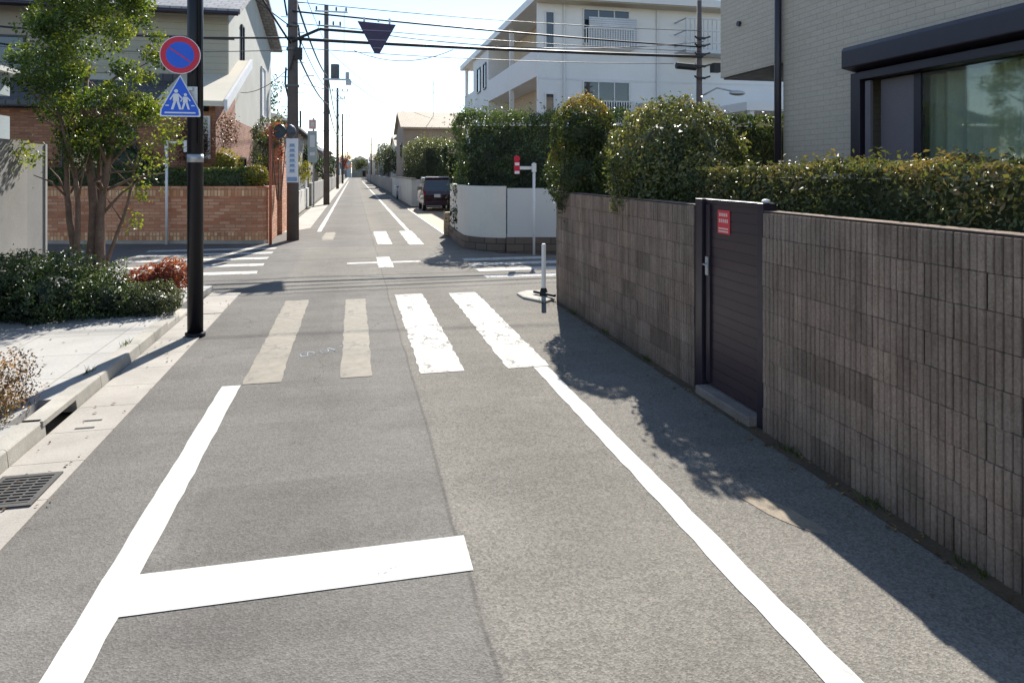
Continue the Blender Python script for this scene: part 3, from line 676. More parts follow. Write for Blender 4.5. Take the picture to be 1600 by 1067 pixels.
a = R(-35); ux, uz = math.cos(a), math.sin(a); L_, W_ = .155, .021
MB().xprism([(-2.07+ux*L_*i-uz*W_*j*-1, 3.48+uz*L_*i-ux*W_*j*-1) for i, j in ((-1, -1), (1, -1), (1, 1), (-1, 1))], SY-.006, SY-.0045, axis='y').build('slash', M['sign_red'], s, fix=True)
MB().box(-2.1, -1.93, SY+.007, SY+.03, 3.42, 3.46).box(-2.1, -1.93, SY+.007, SY+.03, 3.52, 3.56).box(-2.0, -1.88, SY+.031, SY+.075, 3.40, 3.58).each('bracket', M['steel'], s)
s = empty('school_crossing_sign', (-2.07, SY, 2.95), 'blue triangular crossing sign with two white walking children, under the round sign', 'traffic sign')
def tri(k, dz=0):
    P0 = [(0, .262), (-.222, -.165), (-.232, -.235), (-.222, -.25), (.222, -.25), (.232, -.235), (.222, -.165)]
    cx, cz = 0, -.06
    return [(-2.07+cx+(x-cx)*k, 2.975+cz+(z-cz)*k+dz) for x, z in P0]
MB().xprism(tri(1), SY, SY+.006, axis='y').build('backing', M['sign_white'], s, fix=True)
MB().xprism(tri(.92), SY-.002, SY-.0005, axis='y').build('face', M['sign_blue'], s, fix=True)
pc = MB(); ya, yb = SY-.0045, SY-.0025
def child(cx, cz, k):
    pc.disc_y((cx, cz+.115*k), .022*k, ya, yb, 16)
    def P(pts): pc.xprism([(cx+x*k, cz+z*k) for x, z in pts], ya, yb, axis='y')
    P([(-.028, .085), (.028, .085), (.034, -.005), (-.036, -.005)])
    P([(-.028, -.007), (.002, -.007), (-.03, -.105), (-.058, -.105)]); P([(.004, -.007), (.034, -.007), (.060, -.105), (.034, -.105)])
    P([(-.030, .083), (-.030, .055), (-.062, .005), (-.072, .018)]); P([(.030, .083), (.074, .03), (.064, .016), (.031, .055)])
child(-2.115, 2.92, 1.02); child(-2.01, 2.90, .82)
pc.box(-2.245, -1.895, ya, yb, 2.765, 2.782)
pc.box(-2.235, -2.195, ya, yb, 2.855, 2.868); pc.box(-1.945, -1.905, ya, yb, 2.855, 2.868)
pc.build('pictogram', M['sign_white'], s, fix=True)
MB().box(-2.1, -1.93, SY+.007, SY+.03, 2.80, 2.84).box(-2.1, -1.93, SY+.007, SY+.03, 3.05, 3.09).box(-2.0, -1.88, SY+.031, SY+.075, 2.78, 3.1).each('bracket', M['steel'], s)

# ------------------------------------------------------------------ left planting
blob_bush('shrub', 'large dark evergreen bush left of the red plant, at the foot of the street tree',
          [((-4.0, 10.45, .38), (.70, .75, .50), 7500), ((-4.75, 10.7, .42), (.75, .8, .52), 6500), ((-3.3, 10.35, .30), (.45, .50, .40), 4000), ((-4.3, 11.3, .5), (.6, .5, .42), 3000)], .05, M['leaf_dark'], lumpy=.32, deep=.35, zmin=.115, tup=.35, core=.5)
blob_bush('shrub', 'grey-green low bush beside the black pole', [((-2.70, 10.35, .27), (.36, .40, .26), 4200), ((-2.95, 10.4, .26), (.3, .3, .24), 1600)], .035, M['leaf_grey'], lumpy=.18, zmin=.115, core=.5)
blob_bush('red_leaf_shrub', 'red-leaved nandina between the dark bush and the black pole', [((-2.62, 11.0, .52), (.26, .26, .24), 1800), ((-2.95, 11.05, .42), (.36, .3, .24), 2000)], .045, M['leaf_red'], lumpy=.2, zmin=.115, core=.6)
blob_bush('shrub', 'small pinkish heather-like bush behind the near kerb', [((-2.95, 6.45, .30), (.38, .42, .30), 4200), ((-2.76, 6.0, .24), (.24, .26, .18), 1600)], .025, M['leaf_pinkbush'], lumpy=.25, deep=.6, zmin=.115, core=0)
blob_bush('shrub', 'low green and dark red plant at the left picture edge behind the kerb', [((-2.78, 5.45, .2), (.24, .38, .15), 2200)], .035, M['leaf_box'], lumpy=.25, deep=.5, zmin=.115, core=0)
# grass tufts by the wall
# street tree
def street_tree():
    bx, by = -4.18, 12.45
    e = empty('street_tree', (bx, by, .1), 'multi-stemmed broadleaf street tree in front of the brick wall', 'tree')
    t = MB(); clumps = []
    stems = [((-.22, 0), (-.55, .1, 3.1), .055), ((-.05, .05), (-.1, .15, 3.6), .075), ((.10, -.02), (.35, .0, 3.3), .07), ((.02, .12), (.1, .5, 3.4), .05), ((.18, .05), (.72, .1, 2.3), .03), ((-.12, -.08), (-.3, -.35, 3.0), .045)]
    for (dx, dy), (ex, ey, ez), r in stems:
        pts = []; rs = []
        for k in range(9):
            f = k/8; pts.append((bx+dx+(ex-dx)*f**1.4+.05*math.sin(f*7+dx*20), by+dy+(ey-dy)*f+.04*math.sin(f*5+dy*9), .08+ez*f)); rs.append(r*(1.25-.8*f))
        t.tube(pts, rs, 8)
        for k in range(7):
            f = .45+.55*random.random(); q = pts[min(8, int(f*8))]
            a = random.uniform(0, 2*math.pi); L = random.uniform(.4, 1.0)
            en = (q[0]+L*math.cos(a), q[1]+L*math.sin(a)*.9, q[2]+random.uniform(.15, .9))
            mid = tuple((q[i]+en[i])/2+(0, 0, .08)[i] for i in range(3))
            t.tube([q, mid, en], [r*.4, r*.28, r*.12], 5)
    t.build('trunk', M['bark'], e, smooth=True)
    c = MB(); rad = {}
    P = []; Nn = []
    for k in range(178):
        while True:
            u = rng.uniform(-1, 1, 3)
            if np.linalg.norm(u) < 1: break
        u = u/np.linalg.norm(u)*(np.linalg.norm(u)**.45)
        zc = 4.15+u[2]*2.0; wd = 1.0+.14*math.sin(zc*2.2)
        if zc < 2.7: wd *= .8
        cc = np.array([bx+.02+u[0]*wd, by+u[1]*1.1, zc]); r = rng.uniform(.16, .34)
        nl = int(170*(r/.25)**2)
        d = rng.normal(size=(nl, 3)); d /= np.linalg.norm(d, axis=1)[:, None]
        q = cc+d*np.array([r, r, r*.75])*(rng.random(nl)**.5)[:, None]
        P.append(q); Nn.append(d*.5+np.array([0, 0, .7]))
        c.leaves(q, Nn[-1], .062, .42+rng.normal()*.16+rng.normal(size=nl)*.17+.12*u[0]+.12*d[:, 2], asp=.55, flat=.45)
    for cc, r, nl in (((bx+.72, by+.1, 1.75), .22, 120), ((bx+.85, by+.1, 2.3), .3, 220), ((bx-.95, by, 2.35), .25, 180), ((bx+.6, by+.1, 1.25), .16, 60), ((bx-1.2, by, 2.1), .18, 90), ((bx+1.15, by, 2.7), .3, 260), ((bx+1.05, by, 3.1), .3, 240)):
        d = rng.normal(size=(nl, 3)); q = np.array(cc)+d*r*.55
        c.leaves(q, d+np.array([0, 0, 1]), .065, .7+rng.normal(size=nl)*.2, asp=.55)
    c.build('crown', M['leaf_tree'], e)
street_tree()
# concrete wall at the left edge and the pale building behind
e = empty('garden_wall', (-5.4, 11, 0), 'tall pale grey concrete wall at the left edge of the picture', 'wall')
MB().box(-5.55, -5.24, 4, 12.75, 0, 2.56, 1.0).build('panel', M['wall_conc'], e)
MB().box(-5.56, -5.255, 12.765, 13.42, 0, 2.53, .86).build('end_panel', M['wall_conc'], e)
MB().box(-5.57, -5.235, 13.425, 13.50, 0, 2.535, 1.15).build('end_post', M['wall_conc'], e)
e = empty('pale_building', (-7.5, 11, 0), 'low pale mint building with a dark window band behind the concrete wall', 'building')
MB().box(-9.5, -5.62, 7, 13.05, 0, 2.98).box(-9.5, -5.62, 7, 13.05, 3.32, 3.68).box(-9.5, -5.95, 7, 12.8, 2.98, 3.32).build('wall', M['bluegrey_wall'], e)
MB().box(-9.4, -5.93, 7.2, 12.82, 3.0, 3.3).build('window', M['glass'], e)
MB().box(-9.6, -5.5, 6.9, 13.15, 3.68, 3.76).build('roof', M['white_wall'], e)

# ------------------------------------------------------------------ brick wall across the junction, left
ANG = math.atan2(.2236, -.9747)
def al(s, off=0):   # along the brick wall from its right corner, off = away from the camera
    return (-2.53-.9747*s+.2236*off, 20.63+.2236*s+.9747*off)
e = empty('brick_wall', (-2.53, 20.7, 0), 'orange brick garden wall across the junction on the left', 'brick wall')
MB().prism([al(0), al(11), al(11, .24), al(0, .24)], .32, 1.36).build('wall', M['brick'], e)
MB().prism([al(-.04, -.04), al(11, -.04), al(11, .28), al(-.04, .28)], -.05, .098).build('footing', M['concrete'], e)
MB().prism([al(-.03, -.03), al(11, -.03), al(11, .27), al(-.03, .27)], 1.583, 1.64).build('coping', M['brick'], e)
MB().prism([al(-.006, -.006), al(11, -.006), al(11, .246), al(-.006, .246)], .10, .318).build('soldier_course', M['brick_sold'], e)
MB().prism([al(-.006, -.006), al(11, -.006), al(11, .246), al(-.006, .246)], 1.362, 1.58).build('soldier_course', M['brick_sold'], e)
MB().box(-2.68, -2.42, 20.92, 23.4, -.05, 1.62).build('side_wall', M['brick'], e)
e = empty('brick_gatepost', (-2.5, 23.8, 0), 'tall orange brick gate pillar behind the convex mirror post', 'gate pillar')
MB().box(-2.75, -2.30, 23.6, 24.1, 0, 3.3).box(-2.75, -2.32, 24.1, 27, 0, 2.3).build('pillar', M['brick'], e)
MB().box(-2.8, -2.25, 23.55, 24.15, 3.303, 3.38).build('cap', M['concrete'], e)
m = MB(); ang = math.atan2(-.2236, .9747)
box_hedge('hedge', 'low box hedge clipped square on top of the orange brick wall', -12.3, -2.95, 20.78, 21.28, 1.60, 2.17, 12000, .06, M['leaf_box'], ang=ang, pivot=(-2.53, 20.63), faces='yzX', bumpy=.025, tz=.5, core=.05)
blob_bush('shrub', 'yellow-green bush at the right end of the box hedge', [((-2.75, 20.95, 1.95), (.36, .32, .30), 1500)], .06, M['leaf_yellow'], zmin=1.62)
blob_bush('shrub', 'yellow bush in front of the brick house window', [((-4.0, 22.6, 2.35), (.62, .4, .42), 2200)], .06, M['leaf_yellow'], zmin=1.0)
blob_bush('shrub', 'reddish-brown climbing plant on the brick house, right of the black pole', [((-4.7, 22.0, 2.9), (.55, .25, .75), 1500), ((-3.7, 21.9, 3.3), (.4, .25, .6), 700)], .07, M['leaf_maroon'], core=0, deep=.7, zmin=1.0)
blob_bush('shrub', 'dark shrub against the brick house behind the clipped box hedge', [((-6.6, 22.2, 2.3), (.9, .4, .7), 1800), ((-8.4, 22.6, 2.2), (.9, .4, .6), 1500)], .07, M['leaf_dark'], zmin=1.0)
# ------------------------------------------------------------------ windows and houses
def window(par, ax, pl, a0, a1, z0, z1, fm=None, gm=None, bars=1, rail=False):
    """a framed window proud of a wall at plane pl; ax: '-y', '+x' or '-x'"""
    fm = fm or M['trim_dark']; gm = gm or M['glass']; m = MB(); w_ = .06
    def B(mb, a, b, c, d, p, q):
        if ax == '-y': mb.box(a, b, pl-q, pl-p, c, d)
        elif ax == '+x': mb.box(pl+p, pl+q, a, b, c, d)
        else: mb.box(pl-q, pl-p, a, b, c, d)
    B(m, a0, a1, z1-w_, z1, .0, .07); B(m, a0, a1, z0, z0+w_, .0, .09)
    B(m, a0, a0+w_, z0+w_, z1-w_, .0, .068); B(m, a1-w_, a1, z0+w_, z1-w_, .0, .068)
    for k in range(bars):
        c = a0+(a1-a0)*(k+1)/(bars+1); B(m, c-.025, c+.025, z0+w_, z1-w_, .0, .05)
    f = m.build('window', fm, par); ORG[f.name] = ORG[par.name]
    g_ = MB(); B(g_, a0+.055, a1-.055, z0+.055, z1-.055, .012, .02); g_.build('pane', gm, f)
    return f
def house(name, label, x0, x1, y0, y1, zw, zr, wm, rm, axis='x', over=.5, wins=(), cat='house', group=None, hip=False):
    e = empty(name, ((x0+x1)/2, (y0+y1)/2, 0), label, cat, group)
    w_ = MB(); w_.box(x0, x1, y0, y1, -.04, zw)
    if axis == 'x' and not hip: ym = (y0+y1)/2; w_.xprism([(y0+.002, zw), (y1-.002, zw), (ym, zr-.1)], x0+.002, x1-.002)
    elif not hip: xm = (x0+x1)/2; w_.xprism([(x0+.002, zw), (x1-.002, zw), (xm, zr-.1)], y0+.002, y1-.002, axis='y')
    w_.build('wall', wm, e, fix=True)
    r = MB(); th = .14
    if hip:
        X0, X1, Y0, Y1 = x0-over, x1+over, y0-over, y1+over; q = min(X1-X0, Y1-Y0)/2
        if Y1-Y0 > X1-X0: a, b = ((X0+X1)/2, Y0+q), ((X0+X1)/2, Y1-q)
        else: a, b = (X0+q, (Y0+Y1)/2), (X1-q, (Y0+Y1)/2)
        vs = [(X0, Y0, zw), (X1, Y0, zw), (X1, Y1, zw), (X0, Y1, zw), (X0, Y0, zw+th), (X1, Y0, zw+th), (X1, Y1, zw+th), (X0, Y1, zw+th), (a[0], a[1], zr), (b[0], b[1], zr)]
        if Y1-Y0 > X1-X0: top_ = [(4, 5, 8), (5, 6, 9, 8), (6, 7, 9), (7, 4, 8, 9)]
        else: top_ = [(4, 5, 9, 8), (5, 6, 9), (6, 7, 8, 9), (7, 4, 8)]
        r.add(vs, [(3, 2, 1, 0), (0, 1, 5, 4), (1, 2, 6, 5), (2, 3, 7, 6), (3, 0, 4, 7)]+top_)
    elif axis == 'x':
        ym = (y0+y1)/2; sl_ = (zr-zw)/(ym-y0); ya = y0-over; yb = y1+over; ze = zw-over*sl_
        r.xprism([(ya, ze), (ym, zr), (yb, ze), (yb, ze+th), (ym, zr+th), (ya, ze+th)], x0-over*.6, x1+over*.6)
    else:
        xm = (x0+x1)/2; sl_ = (zr-zw)/(xm-x0); xa = x0-over; xb = x1+over; ze = zw-over*sl_
        r.xprism([(xa, ze), (xm, zr), (xb, ze), (xb, ze+th), (xm, zr+th), (xa, ze+th)], y0-over*.6, y1+over*.6, axis='y')
    r.build('roof', rm, e, fix=True)
    for w1 in wins: window(e, *w1)
    return e

# house A: beige siding upper floor over a brick ground floor
h = empty('brick_and_siding_house', (-9, 30, 0), 'two-storey house with beige siding above brick, behind the orange brick wall', 'house')
MB().box(-15, -4.15, 24.8, 37, 3.9, 7.35).xprism([(24.81, 7.35), (36.99, 7.35), (36.99, 8.3), (30, 9.8)], -14.99, -4.16).build('upper_wall', M['plaster_grey'], h, fix=True)
MB().box(-9.0, -4.16, 24.74, 24.797, 5.3, 7.34).build('siding', M['siding'], h)
MB().box(-15, -9.003, 24.74, 24.797, 4.6, 7.34).build('taupe_siding', M['plaster_taupe'], h)
MB().box(-9.0, -3.95, 24.70, 24.738, 6.52, 6.60).build('belt_rail', M['trim_dark'], h)
MB().box(-14, -4.1, 22.3, 30, 0, 3.88).build('ground_floor_wall', M['brick_b'], h)
MB().xprism([(23.9, 7.22), (30, 9.95), (37.6, 8.3), (37.6, 8.48), (30, 10.12), (23.9, 7.40)], -15.6, -3.65).build('roof', M['roof_grey'], h, fix=True)
MB().tube([(-15.6, 23.86, 7.27), (-3.7, 23.86, 7.24)], .075, 8).build('gutter', M['trim_dark'], h, smooth=True)
MB().xprism([(21.7, 4.0), (26.8, 6.0), (26.8, 6.16), (21.7, 4.16)], -5.6, -3.75).build('lean_to_roof', M['cream'], h, fix=True)
MB().xprism([(21.7, 3.9), (24.75, 4.9), (24.75, 5.06), (21.7, 4.06)], -13.5, -5.603).build('lower_roof', M['roof_dark'], h, fix=True)
MB().xprism([(21.65, 3.86), (26.82, 5.9), (26.82, 6.22), (21.65, 4.2)], -3.747, -3.66).build('bargeboard', M['trim_white'], h, fix=True)
MB().xprism([(22.32, 3.86), (25.9, 3.86), (25.9, 5.55), (22.32, 4.14)], -4.3, -4.12).build('gable_brick', M['brick_b'], h, fix=True)
MB().box(-7.4, -5.0, 24.6, 24.738, 4.95, 5.3).build('skylight_roof', M['roof_dark'], h)
window(h, '-y', 22.3, -4.75, -4.25, 2.45, 3.75, M['trim_white'], M['glass'], 0)
window(h, '-y', 22.3, -8.3, -6.3, 1.6, 3.4)
window(h, '+x', -4.15, 27.3, 27.9, 6.1, 7.6, None, M['glass'], 0)
window(h, '+x', -4.15, 33, 34.3, 4.6, 6.9, M['trim_white'], M['trim_white'], 0)
window(h, '+x', -4.1, 26.5, 28.0, 1.2, 2.6)
window(h, '-y', 24.737, -11.9, -10.2, 5.2, 6.4)

# white apartment building on the right
h = empty('apartment_building', (14, 36, 0), 'white three-storey apartment block beyond the junction on the right', 'apartment building')
wm = MB()
wm.box(8.6, 24, 27.25, 46, 0, 9.0)             # core
wm.box(7.35, 24, 27.0, 27.25, 0, 9.0)           # front wall
wm.box(7.35, 8.6, 37.6, 42.6, 0, 9.0)
for z0, z1 in ((0, 1.4), (3.1, 4.3), (6.0, 7.15)):
    wm.box(7.35, 7.5, 27.25, 37.6, z0, z1); wm.box(7.35, 7.5, 42.6, 46, z0, z1)
    wm.box(7.5, 8.6, 27.25, 37.6, z0, z0+.2); wm.box(7.5, 8.6, 42.6, 46, z0, z0+.2)
wm.build('wall', M['white_wall'], h)
MB().box(8.54, 8.597, 27.3, 37.55, 6.2, 8.99).box(8.54, 8.597, 27.3, 37.55, 3.3, 5.99).box(8.54, 8.597, 42.65, 45.9, 6.2, 8.99).each('recess_wall', M['tan_wall'], h)
for yy in (32.3, 45.8):
    MB().box(7.36, 7.56, yy-.1, yy+.1, 4.3, 6.0).box(7.36, 7.56, yy-.1, yy+.1, 7.15, 9.0).each('column', M['white_wall'], h)
MB().box(7.12, 24.5, 26.2, 46.6, 9.003, 9.32).build('roof', M['trim_white'], h)
MB().box(7.3, 24.3, 26.3, 26.99, 8.97, 9.0).build('soffit', M['cream'], h)
window(h, '-x', 7.35, 38.2, 39.0, 6.8, 8.3, None, None, 0); window(h, '-x', 7.35, 40.0, 41.0, 6.8, 8.3, None, None, 0); window(h, '-x', 7.35, 38.2, 39.4, 3.9, 5.3, None, None, 0)
window(h, '-y', 27.0, 7.62, 8.05, 7.1, 8.65, M['trim_white'], M['glass'], 0)
window(h, '-y', 27.0, 7.62, 8.05, 4.0, 5.3, M['trim_white'], M['glass'], 0)
window(h, '-y', 27.0, 9.25, 11.35, 7.35, 8.85, M['trim_white'], M['glass'], 2)
window(h, '-y', 27.0, 9.25, 11.35, 4.3, 5.85, M['trim_white'], M['glass'], 2)
def railbox(x0, x1, z0, z1, name='window_rail'):
    m = MB(); m.box(x0, x1, 26.62, 26.65, z1-.04, z1); m.box(x0, x1, 26.62, 26.65, z0, z0+.04)
    n = int((x1-x0)/.11)
    for k in range(n+1): x = x0+(x1-x0)*k/n; m.box(x-.022, x+.022, 26.625, 26.645, z0+.04, z1-.04)
    for x in (x0, x1): m.box(x-.02, x+.02, 26.65, 27.0, z1-.04, z1); m.box(x-.02, x+.02, 26.65, 27.0, z0, z0+.04)
    m.build(name, M['trim_white'], h)
MB().box(9.45, 11.55, 26.70, 26.74, 7.25, 8.45).build('shutter', M['shutter_white'], h)
railbox(9.3, 11.4, 7.15, 8.0); railbox(9.3, 11.4, 4.2, 5.0)
MB().tube([(8.45, 26.93, 0), (8.45, 26.93, 8.95)], .05, 8).tube([(12.6, 26.93, 0), (12.6, 26.93, 8.95)], .05, 8).each('downpipe', M['trim_white'], h)
MB().box(11.75, 12.35, 26.55, 26.98, 4.35, 4.95).build('air_conditioner', M['cream'], h, bevel=.02)
MB().box(7.36, 24, 26.985, 26.999, 5.85, 5.93).build('floor_band', M['trim_white'], h)
# balcony and stair rail at the right
m = MB(); m.box(13.4, 16.0, 25.9, 27.0, 7.0, 7.15)
for z in (7.4, 7.9, 8.4): m.box(13.4, 16.0, 25.9, 25.94, z, z+.05); m.box(13.4, 13.44, 25.94, 27, z, z+.05)
for k in range(14): m.box(13.4+k*.2-.015, 13.4+k*.2+.015, 25.905, 25.935, 7.15, 8.4)
m.build('balcony', M['steel'], h)
MB().box(15.5, 20.5, 24.8, 27.0, 4.55, 4.9).box(15.7, 15.9, 24.9, 25.1, 0, 4.55).build('entrance_canopy', M['white_wall'], h)
MB().box(16.4, 19.9, 26.93, 26.998, .5, 4.5).build('entrance_recess', M['tan_wall'], h)

# tan-roofed house further down the right side
h = house('tan_roof_house', 'brown house with a tan tiled roof beyond the dark car', 4.2, 10.5, 60, 70, 5.95, 7.6, M['brown_wall'], M['roof_tan'], 'x', .45, [('-y', 60.0, 5.2, 6.6, 3.4, 4.6), ('-x', 4.2, 62, 63.5, 3.4, 4.6)])
e = empty('tv_antenna', (7.2, 62.5, 7.0), 'thin television aerial on the roof of the tan-roofed house', 'aerial')
MB().tube([(7.2, 63.5, 6.9), (7.2, 63.5, 10.5)], .03, 6).build('mast', M['steel'], e)
m = MB()
for z, l in ((10.2, .5), (9.4, .8)):
    m.tube([(7.2-l, 63.5, z), (7.2+l, 63.5, z)], .02, 5)
    for k in range(5): x = 7.2-l+2*l*k/4; m.tube([(x, 63.3, z), (x, 63.7, z)], .012, 4)
m.build('elements', M['steel'], e)

# right fence: pale wall on a stone plinth, curving into the side street
def arcpts():
    P = [(3.02, 21.9), (2.93, 19.6)]
    c = (4.10, 18.65); 
    for k in range(9):
        t = R(190+k*8.5); P.append((c[0]+1.2*math.cos(t), c[1]+1.35*math.sin(t)))
    return P
AP = arcpts()
def offset(P, d):
    Q = []
    for i, p in enumerate(P):
        a, b = P[max(0, i-1)], P[min(len(P)-1, i+1)]; t = Vector((b[0]-a[0], b[1]-a[1])).normalized(); Q.append((p[0]-t.y*d, p[1]+t.x*d))
    return Q
e = empty('white_wall', (4.2, 18, 0), 'pale plastered wall curving round the far right corner on a stone plinth', 'wall')
last = AP[-1]
def ribbon(P, w_, z0, z1, tone=1.0):
    m = MB(); Q = offset(P, w_)
    n = len(P); vs = [(x, y, z0) for x, y in P]+[(x, y, z0) for x, y in Q]+[(x, y, z1) for x, y in P]+[(x, y, z1) for x, y in Q]
    fs = []
    for i in range(n-1):
        fs += [(i, i+1, 2*n+i+1, 2*n+i), (n+i+1, n+i, 3*n+i, 3*n+i+1), (2*n+i, 2*n+i+1, 3*n+i+1, 3*n+i), (n+i, n+i+1, i+1, i)]
    fs += [(0, 2*n, 3*n, n), (n-1, 2*n-1, 4*n-1, 3*n-1)]
    return m.add(vs, fs, tone)
ribbon(AP, .15, .34, 1.68).build('curved_wall', M['fence_white'], e, fix=True)
ribbon([(x, y) for x, y in offset(AP, -.05)], .24, -.04, .337).build('plinth', M['stone'], e, fix=True)
MB().box(2.85, 3.15, 21.91, 22.2, 0, .75).build('corner_pier', M['drive'], e)
d = Vector((.9747, -.2236)); p0 = Vector(last)+d*.03; p1 = p0+d*9
e = empty('panel_fence', (p0.x+2, p0.y, 0), 'smooth light grey panel fence right of the curved pale wall', 'fence')
for k in range(5):
    a = p0+d*(k*1.9+.004); b = p0+d*((k+1)*1.9-.004)
    MB().bar(a, b, .06, .36, 1.63).build('panel', M['panel'], e)
MB().bar(p0-d*.02, p1, .26, -.04, .355).build('plinth', M['stone'], e)
box_hedge('hedge', 'tall dark evergreen hedge behind the pale curved wall', 2.95, 9.6, 19.75, 21.0, .2, 3.80, 30000, .085, M['leaf_dark'], core=.38, ang=-.2, pivot=(2.95, 19.9), faces='xyz', bumpy=.24, tz=.8)
# street post with small red sign at the right crossing
e = empty('sign_post', (4.3, 16.35, 0), 'slim white post with an arm and a small red sign by the light grey fence', 'sign post')
MB().tube([(4.33, 16.3, 0), (4.33, 16.3, 2.28)], .032, 10).build('post', M['white_pole'], e, smooth=True)
MB().box(3.98, 4.33, 16.33, 16.36, 2.11, 2.19).box(4.28, 4.38, 16.26, 16.34, 2.05, 2.26).build('arm', M['white_pole'], e)
m = MB(); m.disc_y((3.91, 2.38), .075, 16.34, 16.355, 20); m.box(3.84, 3.98, 16.34, 16.355, 2.0, 2.31); m.build('red_plate', M['sign_red'], e, fix=True)
MB().box(3.855, 3.965, 16.332, 16.338, 2.21, 2.28).box(3.85, 3.97, 16.332, 16.338, 2.005, 2.075).each('white_band', M['sign_white'], e)
# bollard
e = empty('bollard', (3.02, 10.75, .06), 'white delineator post with a black base at the right street corner', 'bollard')
MB().tube([(3.02, 10.75, .03), (3.02, 10.75, .86), (3.02, 10.75, .88)], [.036, .036, .026], 14).build('post', M['white_pole'], e, smooth=False)
MB().tube([(3.02, 10.75, .04), (3.02, 10.75, .11), (3.02, 10.75, .16)], [.07, .06, .043], 14).build('base', M['rubber'], e)
MB().bar((2.90, 10.9), (3.12, 10.45), .06, .058, .10).build('foot', M['rubber'], e, bevel=.01)
# white post with arm on the left
e = empty('sign_post', (-5.2, 21.25, 0), 'slim white post with a short arm in front of the orange brick wall', 'sign post')
MB().tube([(-5.18, 21.1, 0), (-5.18, 21.1, 2.62)], .038, 10).build('post', M['white_pole'], e, smooth=True)
MB().box(-5.1, -4.66, 21.06, 21.09, 2.86, 2.92).box(-5.22, -5.14, 21.04, 21.16, 2.6, 2.94).box(-4.72, -4.64, 21.03, 21.06, 2.62, 2.95).build('arm', M['white_pole'], e)
# convex mirrors on an orange post
e = empty('convex_mirror', (-2.3, 20.35, 0), 'pair of round traffic mirrors with dark hoods on an orange post beside the brick wall', 'traffic mirror')
MB().tube([(-2.3, 20.35, 0), (-2.3, 20.35, 3.35)], .04, 12).build('post', M['orange'], e, smooth=True)
MB().tube([(-2.3, 20.35, 3.2), (-2.08, 20.33, 3.2)], .018, 8).build('arm', M['orange'], e, smooth=True)
for cx, cy, a in ((-2.02, 20.28, R(55)), (-1.72, 20.36, R(-30))):
    m = MB(); vs = []; fs = []; n = 20; dx, dy = math.cos(a), math.sin(a); r = .26
    for j, (rr, dep) in enumerate(((0, .08), (.1, .07), (.17, .025), (.185, 0), (.20, 0), (.20, -.05))):
        for k in range(n):
            t = 2*math.pi*k/n; u = rr*math.cos(t); v = rr*math.sin(t); vs.append((cx-dy*u+dx*dep, cy+dx*u+dy*dep, 3.2+v))
    for j in range(5):
        for k in range(n): fs.append((j*n+k, j*n+(k+1) % n, (j+1)*n+(k+1) % n, (j+1)*n+k))
    m.add(vs, fs); m.build('mirror_housing', M['mirror_back'], e, smooth=True)
blob_bush('climbing_plant', 'green climber covering the top of the brick gate pillar beside the utility pole', [((-2.7, 23.4, 3.3), (.55, .4, .5), 1300), ((-2.9, 23.3, 2.4), (.35, .3, .6), 700)], .08, M['leaf_grey'], core=0, zmin=1.2)
blob_bush('flowering_plant', 'spindly plant with orange-red leaves beside the brick gate pillar', [((-2.30, 22.6, 3.35), (.6, .6, .30), 500), ((-2.2, 22.3, 2.6), (.3, .3, .5), 200)], .07, M['leaf_red'], core=0, deep=1.2, zmin=1.2)

# ------------------------------------------------------------------ utility poles and cables
def utility_pole(x, y, zt, r, label, arms=True, ad=False, bulky=False):
    e = empty('utility_pole', (x, y, 0), label, 'utility pole', 'utility poles along the street')
    MB().tube([(x, y, -.02), (x, y, zt)], [r, r*.72], 16).build('shaft', M['pole_conc'], e, smooth=True)
    b = MB()
    for z in (1.9, 4.6, 5.7, 6.4, zt-1.6): b.tube([(x, y, z), (x, y, z+.07)], r*1.04, 16)
    b.each('band', M['cable_grey'], e)
    st = MB()
    for k in range(14):
        z = 2.2+k*.45
        if z < zt: s_ = 1 if k % 2 else -1; st.tube([(x+s_*r*.8, y, z), (x+s_*(r+.16), y, z)], .012, 5)
    st.each('step_bolt', M['steel'], e)
    if arms:
        for z, l in ((zt-.45, 1.0), (zt-1.35, .7)):
            MB().box(x-l*.7, x+l*1.3, y-.16-r*.0, y-.08, z, z+.09).build('crossarm', M['steel'], e)
            ins = MB()
            for k in range(4):
                xx = x-l*.6+l*1.8*k/3; ins.tube([(xx, y-.12, z+.09), (xx, y-.12, z+.16), (xx, y-.12, z+.34)], [.03, .06, .05], 8)
            ins.each('insulator', M['pole_conc'], e)
    return e
e = utility_pole(-1.79, 21.5, 9.5, .18, 'thick near utility pole across the junction, with a pale advertising board')
MB().box(-1.96, -1.62, 21.26, 21.30, 1.74, 3.05).build('advert_board', M['sign_white'], e)
m = MB()
for k in range(6): z = 2.86-k*.15; m.box(-1.86, -1.72, 21.251, 21.258, z-.05, z+.03); m.box(-1.89, -1.69, 21.251, 21.258, z-.075, z-.06)
m.box(-1.93, -1.65, 21.251, 21.258, 1.77, 1.90)
m.each('advert_lettering', M['ad_blue'], e)
m = MB()
for k in range(9):
    a = k*1.1; m.tube([(-1.79+.22*math.cos(a), 21.5+.22*math.sin(a), 3.4+k*.42), (-1.79+.25*math.cos(a+.6), 21.5+.25*math.sin(a+.6), 3.9+k*.42)], .03, 6)
m.box(-1.72, -1.5, 21.2, 21.36, 5.4, 5.75); m.build('cable_clutter', M['cable'], e)
utility_pole(-1.68, 44.4, 12.5, .19, 'second utility pole down the street on the left, with crossarms and a transformer')
e = [o for o in sc.objects if o.name.startswith('utility_pole')][-1]
MB().tube([(-1.15, 44.35, 7.9), (-1.15, 44.35, 8.8)], .27, 14).build('transformer', M['cable_grey'], e, smooth=False)
